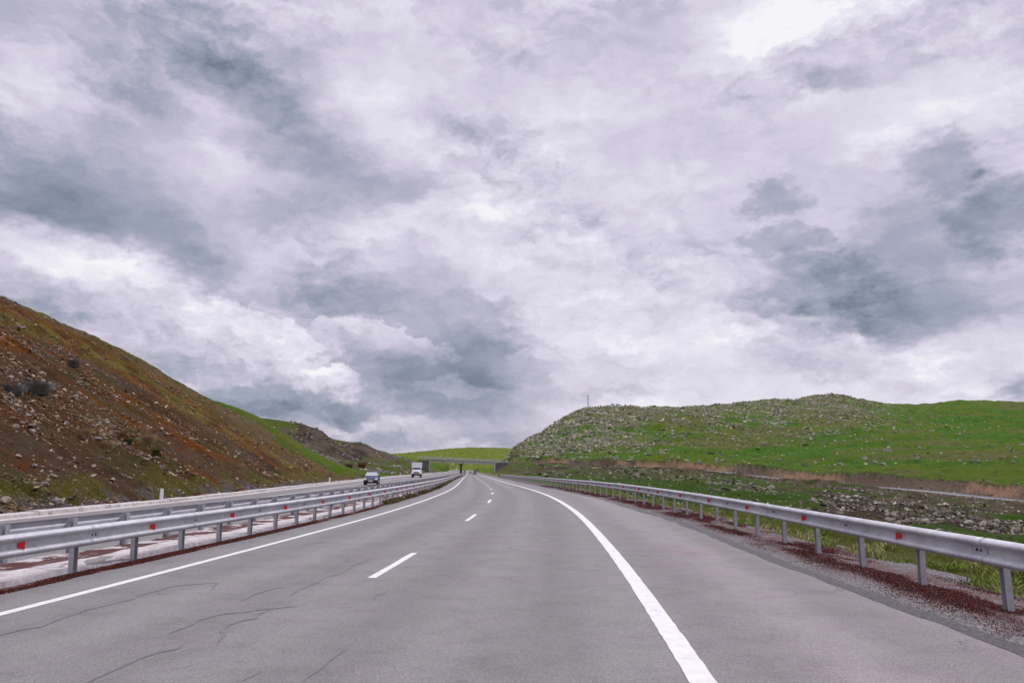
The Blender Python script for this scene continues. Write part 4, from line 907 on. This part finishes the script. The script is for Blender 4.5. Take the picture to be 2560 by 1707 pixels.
for Yp in (235, 262, 290, 310, 335, 352, 372, 395, 420, 445, 470, 495, 520): marker(at(Yp, 6.3, .0), 'small white marker post on the right shoulder past the guardrail end', 'marker posts past the right guardrail')
for k in (28, 34, 40, 46, 52, 58, 64, 70, 76):
    p = SR[k]; q = SR[k+1]-SR[k-1]; q /= np.linalg.norm(q[:2]); marker((p[0]+q[1]*2.8, p[1]-q[0]*2.8, p[2]+CAMH), 'white marker post along the side road below the green hill', 'marker posts on the side road', 1.2)
for (px, py, Yp) in ((951,1141,372),(967,1144,376),(994,1144,386),(1000,1144,388)):
    w = ptw(px, py, Yp); w[2] = terrain([w[0]], [w[1]])[0]; marker(w, 'small white marker post on the approach left of the overpass', 'marker posts on the overpass approach', 1.5)

# ------------------------------------------------------------------ overpass
A0 = np.array([-43.2, 401.0]); P0 = np.array([-24.9, 386.6]); B0 = np.array([-8.4, 373.5])
zt = {0: CAMH+4.05, 1: CAMH+3.15, 2: CAMH+2.45}      # top of girders
ov = empty('overpass', (P0[0], P0[1], float(zroad(np.array(386.), np.array(-5.))))); bpy.context.view_layer.update(); inv = ov.matrix_world.inverted()
tag(ov, 'pale concrete road overpass on one dark central pier', 'bridge')
axis = (B0-A0)/np.linalg.norm(B0-A0); nrm = np.array([axis[1], -axis[0]]); 
if nrm[1] > 0: nrm = -nrm            # towards the camera
ang = atan2(axis[1], axis[0])
zline = lambda s: zt[0]+(zt[2]-zt[0])*s
LEN = np.linalg.norm(B0-A0)
nrm = np.array([.062, -1.0])
def along(s, q, dz): p = A0+axis*LEN*s-nrm*q; return (p[0], p[1], zline(s)+dz)
def slab(mb, s0, s1, q0, q1, z0, z1, n=6):
    rings = []
    for k in range(n+1):
        s = s0+(s1-s0)*k/n; rings.append([along(s, q0, z0), along(s, q1, z0), along(s, q1, z1), along(s, q0, z1)])
    mb.loft(rings)
def op(o): o.matrix_parent_inverse = inv; return o
mb = MB(); slab(mb, -.19, 1.17, -.35, 9.35, .02, .38); op(mb.build('deck', M['concrete'], ov))
for q in (.15, 2.3, 4.5, 6.7, 8.6):
    for (s0, s1) in ((-.005, .487), (.513, 1.005)):
        mb = MB(); slab(mb, s0, s1, q, q+.45, -1.15, .01); op(mb.build('girder', M['concrete'], ov))
mb = MB(); slab(mb, .487, .513, -.12, 9.2, -1.25, .012, 1); op(mb.build('pier_cap', M['concrete'], ov))
pz = float(zroad(np.array(386.), np.array(-5.)))
mb = MB()
p1 = along(.5, .3, 0); rings = []
for zz_, wx, q0, q1 in ((pz-1, .75, .4, 8.6), (zline(.5)-2.2, .75, .4, 8.6), (zline(.5)-1.26, .80, .2, 8.8)):
    rings.append([tuple(np.r_[(A0+axis*(LEN*.5+sx*wx)-nrm*q), zz_]) for sx, q in ((-1, q0), (1, q0), (1, q1), (-1, q1))])
mb.loft(rings); op(mb.build('pier', M['concretedark'], ov))
for sx in (-1, 1):
    mb = MB(); a = A0+axis*(LEN*.5+sx*.8)-nrm*.3; b = A0+axis*(LEN*.5+sx*1.9)-nrm*.3; mb.tube((a[0], a[1], zline(.5)-2.5), (b[0], b[1], zline(.5)-1.2), .12, n=6); op(mb.build('brace', M['concretedark'], ov))
for (s, sg, ln) in ((-.0, -1, 11), (1.0, 1, 16)):
    zb_ = float(zroad(np.array(390. if s == 0 else 373.), np.array(-21. if s == 0 else 6.)))-.5
    mb = MB(); c0 = A0+axis*LEN*s; rings = []
    for zq in (zb_, zline(s)-.02):
        rings.append([tuple(np.r_[c0+axis*sx-nrm*q, zq]) for sx, q in ((-.42, -.15), (.42, -.15), (.42, .65), (-.42, .65))])
    mb.loft(rings); op(mb.build('column', M['concrete'], ov))
    mb = MB(); rings = []
    for (zq, l0, l1) in ((zb_-1, .5, ln*1.3), (zline(s)-.35, .5, ln*.8)):
        rings.append([tuple(np.r_[c0+axis*sg*sx-nrm*q, zq]) for sx, q in ((l0, .25), (l1, .25), (l1, 8.7), (l0, 8.7))])
    mb.loft(rings); op(mb.build('abutment', M['masonry'], ov))
for q in (-.3, 9.25):
    rl_ = MB(); 
    for s in np.linspace(-.185, 1.165, 40):
        a = along(s, q, .38); rl_.tube(a, (a[0], a[1], a[2]+1.05), .045, n=5)
        if s < 1.12:
            s2 = s+1.35/39
            for hh in (1.03, .7, .4): rl_.tube(along(s, q, .38+hh), along(s2, q, .38+hh), .035, n=4, caps=False)
    op(rl_.build('railing', M['zincdull'], ov))
for s in (-.19, 1.165):
    mb = MB(); a = along(s, -.3, .8); mb.box(a, (.45, .35, .95)); op(mb.build('end_post', M['white'], ov))

# blue road sign beyond the overpass
sp_ = ptw(1132, 1166, 640); zg = terrain([sp_[0]], [sp_[1]])[0]; zg = min(zg, sp_[2]-2)
e = empty('road_sign', (sp_[0], sp_[1], zg)); tag(e, 'blue rectangular road sign with white border seen under the overpass', 'road sign')
mb = MB(); mb.box((0, 0, sp_[2]-zg), (2.4, .06, 1.45)); mb.build('sign_panel', M['signblue'], e)
mb = MB(); h_ = sp_[2]-zg
for (x_, z_, w_, d_) in ((0, .69, 2.4, .07), (0, -.69, 2.4, .07), (-1.17, 0, .07, 1.45), (1.17, 0, .07, 1.45), (0, .12, .9, .16), (.1, -.2, .5, .12)): mb.box((x_, -.036, h_+z_), (w_, .012, d_))
mb.build('sign_marking', M['white'], e)
for x_ in (-.8, .8): mb = MB(); mb.tube((x_, .06, -.3), (x_, .06, h_+.6), .05); mb.build('pole', M['zincdull'], e)

# mast, solar panels, stone pillars on the hill crest
def on_hill(px, py, Yh):
    a0, t0 = pdir(px, py); Rr = np.linspace(Yh*.75, Yh*1.35, 400); zz_ = terrain(Rr*sin(a0), Rr*cos(a0)); k = int(np.argmax((zz_-CAMH)/Rr)); return np.array([Rr[k]*sin(a0), Rr[k]*cos(a0), zz_[k]])
p = on_hill(1470, 1020, 600); e = empty('antenna_mast', p); tag(e, 'thin dark lattice antenna mast on the rocky hill crest', 'mast')
mb = MB(); Hm = 9.6
for k in range(3):
    th = 2*pi*k/3; mb.tube((.38*cos(th), .38*sin(th), -1), (.30*cos(th), .30*sin(th), Hm), .09, n=5)
for j in range(12):
    z0 = j*.8
    for k in range(3): th = 2*pi*k/3; t2 = 2*pi*(k+1)/3; mb.tube((.36*cos(th), .36*sin(th), z0), (.34*cos(t2), .34*sin(t2), z0+.8), .035, n=4)
mb.build('lattice', M['dark'], e)
mb = MB(); mb.box((0, -.25, Hm-.2), (.8, .4, .7)); mb.build('antenna', M['dark'], e)
mb = MB(); mb.box((.55, -.2, Hm*.68), (.4, .3, .4)); mb.build('equipment_box', M['dark'], e)
mb = MB(); mb.tube((.3, 0, Hm*.5), (2.0, 0, .5), .05, n=4); mb.tube((.3, 0, 1.2), (1.8, 0, 1.2), .05, n=4); mb.tube((2.0, 0, -.6), (2.0, 0, .6), .06, n=4); mb.build('stay', M['dark'], e)
for (px, w_, lab) in ((1533, 3.6, 'smaller dark solar panel on the hill crest'), (1547, 4.2, 'larger dark solar panel on the hill crest, right of the smaller one')):
    p = on_hill(px, 1022, 620); e = empty('solar_panel', p, radians(-20)); tag(e, lab, 'solar panel', 'solar panels on the hill crest')
    mb = MB(); c_ = [(-w_/2, -1.3, .5), (w_/2, -1.3, .9), (w_/2, 1.3, 1.5), (-w_/2, 1.3, 2.7)]; d_ = [(x, y, z+.12) for x, y, z in c_]; mb.loft([c_, d_]); mb.build('panel', M['solar'], e)
    mb = MB(); 
    for x_ in (-w_*.35, w_*.35): mb.tube((x_, 0, -.8), (x_, 0, 1.3), .08, n=6)
    mb.build('frame', M['dark'], e)
for (px, lab) in ((1496, 'left of two small square stone pillars on the rocky crest'), (1501.5, 'right of two small square stone pillars on the rocky crest')):
    p = on_hill(px, 1019, 600); e = MB(); e.box((0, 0, .3), (.9, .9, 2.2), taper=.9); o = e.build('stone_pillar', M['boulder_grey'], None, bevel=.05); o.location = p; tag(o, lab, 'stone pillar', 'stone pillars on the crest')

# ------------------------------------------------------------------ vehicles (local: length along y, front at -y)
def wheel(parent, x, y, r, w=.2, n=18):
    mb = MB(); mb.tube((x-w/2, y, r), (x+w/2, y, r), r, n=n); t_ = mb.build('wheel', M['black'], parent)
    mb = MB(); s_ = 1 if x > 0 else -1; mb.tube((x+s_*w/2, y, r), (x+s_*(w/2+.012), y, r), r*.62, n=n); mb.build('rim', M['chrome'], t_)
def section(y, w, wr, z0, zbelt, ztop):
    """half-ring sections mirrored; belt width w, roof width wr"""
    h = [(w*.90, z0), (w*.985, z0+.14), (w, (z0+zbelt)/2), (w*.975, zbelt), (wr, ztop-.06 if ztop > zbelt+.12 else ztop-.02), (wr*.90, ztop)]
    return [(x, y, z) for x, z in h]+[(-x, y, z) for x, z in reversed(h)]
def make_car(name, label, L, Wd, Hh, hood, body, glass_f, prof, belt, wheelr, van=False, front=True):
    """prof: list of (y fraction 0 front..1 rear, top height, roofness 0..1)"""
    e = empty(name); tag(e, label, 'car'); w = Wd/2; z0 = .22
    mb = MB(); rings = []
    for (f_, zt_, rf) in prof:
        yy = -L/2+L*f_; ww = w*(1-.10*max(0, (.08-f_)/.08)-.07*max(0, (f_-.94)/.06)); wr = ww*(1-.20*rf)*.985 if rf else ww*.93
        rings.append(section(yy, ww, wr, z0, min(belt, zt_-.04), zt_))
    mb.loft(rings); b = mb.build('body', body, e, smooth=True); b.modifiers.new('edges', 'EDGE_SPLIT').split_angle = radians(38)
    cab = [(f_, zt_) for f_, zt_, rf in prof if rf > .5]; f0, z1 = cab[0]; f1, z2 = cab[-1]
    hood_ = [p_ for p_ in prof if p_[2] <= .5 and p_[0] < f0][-1]; rear_ = [p_ for p_ in prof if p_[2] <= .5 and p_[0] > f1]; rear_ = rear_[0] if rear_ else (1.0, belt, 0)
    yF = lambda f_: -L/2+L*f_
    def pane(nm, pts, m_): q = MB(); q.poly(pts); return q.build(nm, m_, e)
    wr = w*.79*.93; wb = w*.90
    ya, yb = yF(hood_[0]), yF(f0); za, zb_ = hood_[1], z1
    n_ = np.array([0, -(zb_-za), (yb-ya)]); n_ /= np.linalg.norm(n_); n_ = n_*.02
    lp = lambda t_: (ya+(yb-ya)*t_+n_[1], za+(zb_-za)*t_+n_[2])
    (y1_, z1_), (y2_, z2_) = lp(.08), lp(.90)
    pane('windscreen', [(-wb*.97, y1_, z1_), (wb*.97, y1_, z1_), (wr*.95, y2_, z2_), (-wr*.95, y2_, z2_)], glass_f)
    yr0, yr1 = yF(f1), yF(rear_[0]); zr0, zr1 = z2, min(rear_[1], belt+.02) if rear_[0] < 1 else belt
    n2_ = .02; pane('rear_window', [(wr*.93, yr0+n2_+(yr1-yr0)*.12, zr0-(zr0-zr1)*.14), (-wr*.93, yr0+n2_+(yr1-yr0)*.12, zr0-(zr0-zr1)*.14), (-wb*.88, yr1+n2_*.5-(yr1-yr0)*.15, zr1+(zr0-zr1)*.1), (wb*.88, yr1+n2_*.5-(yr1-yr0)*.15, zr1+(zr0-zr1)*.1)], M['glass'])
    for s_ in (-1, 1):
        N = 3 if L > 4.1 else 2
        for k in range(N):
            fa = f0+(f1-f0)*(k/N)+.006; fb = f0+(f1-f0)*((k+1)/N)-.006; fa_b = fa-.05*(k == 0); zt1 = np.interp(fa, [c[0] for c in cab], [c[1] for c in cab])-.09; zt2 = np.interp(fb, [c[0] for c in cab], [c[1] for c in cab])-.09
            pane('side_window', [(s_*w*.985, yF(fa_b), belt+.03), (s_*w*.985, yF(fb), belt+.03), (s_*(w*.80+.012), yF(fb), zt2), (s_*(w*.80+.012), yF(fa), zt1)], M['glass'])
        q = MB(); q.box((s_*(w+.10), yF(hood_[0])+.25, belt+.08), (.2, .1, .15)); q.build('wing_mirror', M['black'], e, bevel=.03)
        for fy in (.18, .80): wheel(e, s_*(w-.10), yF(fy), wheelr)
        zl_ = hood-.20
        q = MB(); q.loft([[(s_*(w*.50), -L/2-.02, zl_-.08), (s_*(w*.90), -L/2+.0, zl_-.10), (s_*(w*.96), -L/2+.03, zl_+.16), (s_*(w*.58), -L/2+.0, zl_+.07)], [(s_*(w*.52), -L/2+.2, zl_-.07), (s_*(w*.92), -L/2+.3, zl_-.09), (s_*(w*.97), -L/2+.4, zl_+.16), (s_*(w*.60), -L/2+.26, zl_+.08)]]); q.build('headlight', M['lamp'], e)
        q = MB(); q.box((s_*w*.86, L/2-.02, belt-.15), (.16, .08, .32)); q.build('tail_light', M['red'], e)
    q = MB(); q.box((0, -L/2-.0, .40), (Wd*.97, .16, .34)); q.build('bumper', M['black'], e, bevel=.05)
    q = MB(); q.box((0, L/2-.0, .38), (Wd*.94, .14, .22)); q.build('bumper', M['black'], e, bevel=.05)
    q = MB(); q.box((0, -L/2+.02, hood-.22), (Wd*.42, .05, .035)); q.box((0, -L/2+.01, hood-.29), (Wd*.46, .05, .03)); q.build('grille', M['chrome'], e)
    for yy in (-L/2-.08, L/2+.08): q = MB(); q.box((0, yy, .50), (.52, .02, .115)); q.build('number_plate', M['plate'], e)
    return e
mini = [(0,.62,0),(.02,.80,0),(.10,.93,0),(.22,1.05,0),(.42,1.56,1),(.55,1.63,1),(.80,1.60,1),(.93,1.50,1),(.99,1.0,0),(1.0,.6,0)]
e = make_car('car', 'dark blue minivan with headlights driving towards us in the opposite lanes', 4.3, 1.76, 1.63, .92, M['navy'], M['windscreen'], mini, .98, .32)
e.location = at(95.5, -13.9, .0); e.rotation_euler = (0, 0, heading(95)+radians(3))
suv = [(0,.8,0),(.03,1.0,0),(.25,1.12,0),(.36,1.75,1),(.6,1.82,1),(.90,1.76,1),(.985,1.15,0),(1.0,.7,0)]
e = make_car('car', 'larger black car seen from behind on the near road before the overpass', 4.7, 1.9, 1.8, 1.05, M['blackpaint'], M['glass'], suv, 1.1, .38)
w = ptw(1187, 1183, 372); e.location = at(372, float(w[0]-CEN(372))); e.rotation_euler = (0, 0, pi+heading(372)+pi)
mb = MB(); mb.box((0, .3, 2.0), (.8, .9, .3)); mb.build('roof_load', M['black'], e, bevel=.05)
sed = [(0,.6,0),(.02,.75,0),(.28,.93,0),(.42,1.38,1),(.62,1.42,1),(.75,1.33,1),(.86,.98,0),(.98,.92,0),(1.0,.6,0)]
e = make_car('car', 'smaller dark car far ahead under the overpass, left of the larger black car', 4.2, 1.7, 1.42, .85, M['blackpaint'], M['glass'], sed, .9, .30)
w = ptw(1176, 1182, 520); e.location = at(520, float(w[0]-CEN(520))); e.rotation_euler = (0, 0, heading(520))
vanp = [(0,.8,0),(.03,1.1,0),(.10,1.3,0),(.22,2.05,1),(.5,2.25,1),(.97,2.2,1),(.995,1.3,0),(1.0,.8,0)]
e = make_car('van', 'tiny white van approaching beyond the overpass left of the pier', 5.0, 1.95, 2.2, 1.2, M['truckwhite'], M['glass'], vanp, 1.25, .34); e['category'] = 'van'
w = ptw(1141, 1178, 760); e.location = at(760, float(w[0]-CEN(760))); e.rotation_euler = (0, 0, heading(760))

# bonneted lorry
e = empty('lorry'); tag(e, 'white bonneted lorry with tall box body coming towards us behind the minivan', 'lorry')
q = MB(); q.loft([[(-1.0,-3.25,.95),(1.0,-3.25,.95),(1.0,-3.25,1.35),(.62,-3.2,1.55),(-.62,-3.2,1.55),(-1.0,-3.25,1.35)],[(-1.08,-2.0,.95),(1.08,-2.0,.95),(1.08,-2.0,1.5),(.85,-1.95,1.85),(-.85,-1.95,1.85),(-1.08,-2.0,1.5)]]); q.build('bonnet', M['truckwhite'], e, bevel=.05)
q = MB(); q.loft([[(-1.1,-2.0,.9),(1.1,-2.0,.9),(1.1,-.6,.9),(-1.1,-.6,.9)],[(-1.1,-2.0,1.75),(1.1,-2.0,1.75),(1.1,-.6,1.75),(-1.1,-.6,1.75)],[(-.98,-1.7,2.5),(.98,-1.7,2.5),(1.0,-.6,2.5),(-1.0,-.6,2.5)]]); cabo = q.build('cab', M['truckwhite'], e, bevel=.06)
q = MB(); q.poly([(-.98,-2.0,1.83),(.98,-2.0,1.83),(.88,-1.735,2.42),(-.88,-1.735,2.42)]); q.build('windscreen', M['glass'], cabo)
for s_ in (-1, 1):
    q = MB(); q.poly([(s_*1.105,-1.75,1.8),(s_*1.105,-.8,1.8),(s_*1.035,-.8,2.38),(s_*1.045,-1.6,2.38)]); q.build('side_window', M['glass'], cabo)
    q = MB(); q.box((s_*1.36, -1.9, 2.0), (.2, .08, .62)); q.tube((s_*1.08, -1.85, 2.25), (s_*1.36, -1.9, 2.25), .02, n=5); q.build('wing_mirror', M['black'], e)
    q = MB(); q.loft([[(s_*.72,-3.42,.72),(s_*1.22,-3.35,.72),(s_*1.22,-3.35,1.22),(s_*.72,-3.4,1.18)],[(s_*.85,-2.2,.72),(s_*1.22,-2.2,.72),(s_*1.22,-2.2,1.3),(s_*.85,-2.2,1.3)]]); q.build('wing', M['truckwhite'], e, bevel=.04)
    q = MB(); q.tube((s_*.98,-3.40,.95),(s_*.98,-3.46,.95),.12,n=12); q.build('headlight', M['lamp'], e)
    wheel(e, s_*.98, -2.6, .48, .28); wheel(e, s_*.98, 1.9, .48, .5)
q = MB(); q.box((0,-3.30,1.2),(1.05,.06,.5))
q.build('grille', mat('lorry_grille', (.34,.36,.38), .5), e)
q = MB(); q.box((0,-3.52,.62),(2.3,.16,.34)); q.build('bumper', M['black'], e, bevel=.03)
q = MB(); q.box((0,-3.61,.66),(.52,.02,.12)); q.build('number_plate', M['plate'], e)
q = MB(); q.box((0,1.2,2.25),(2.42,4.2,2.75)); q.build('box_body', M['tarp'], e, bevel=.05)
q = MB(); q.box((0,-.2,.72),(.9,6.2,.22)); q.build('chassis', M['black'], e)
e.location = at(190, -14.9); e.rotation_euler = (0, 0, heading(190)+radians(2))
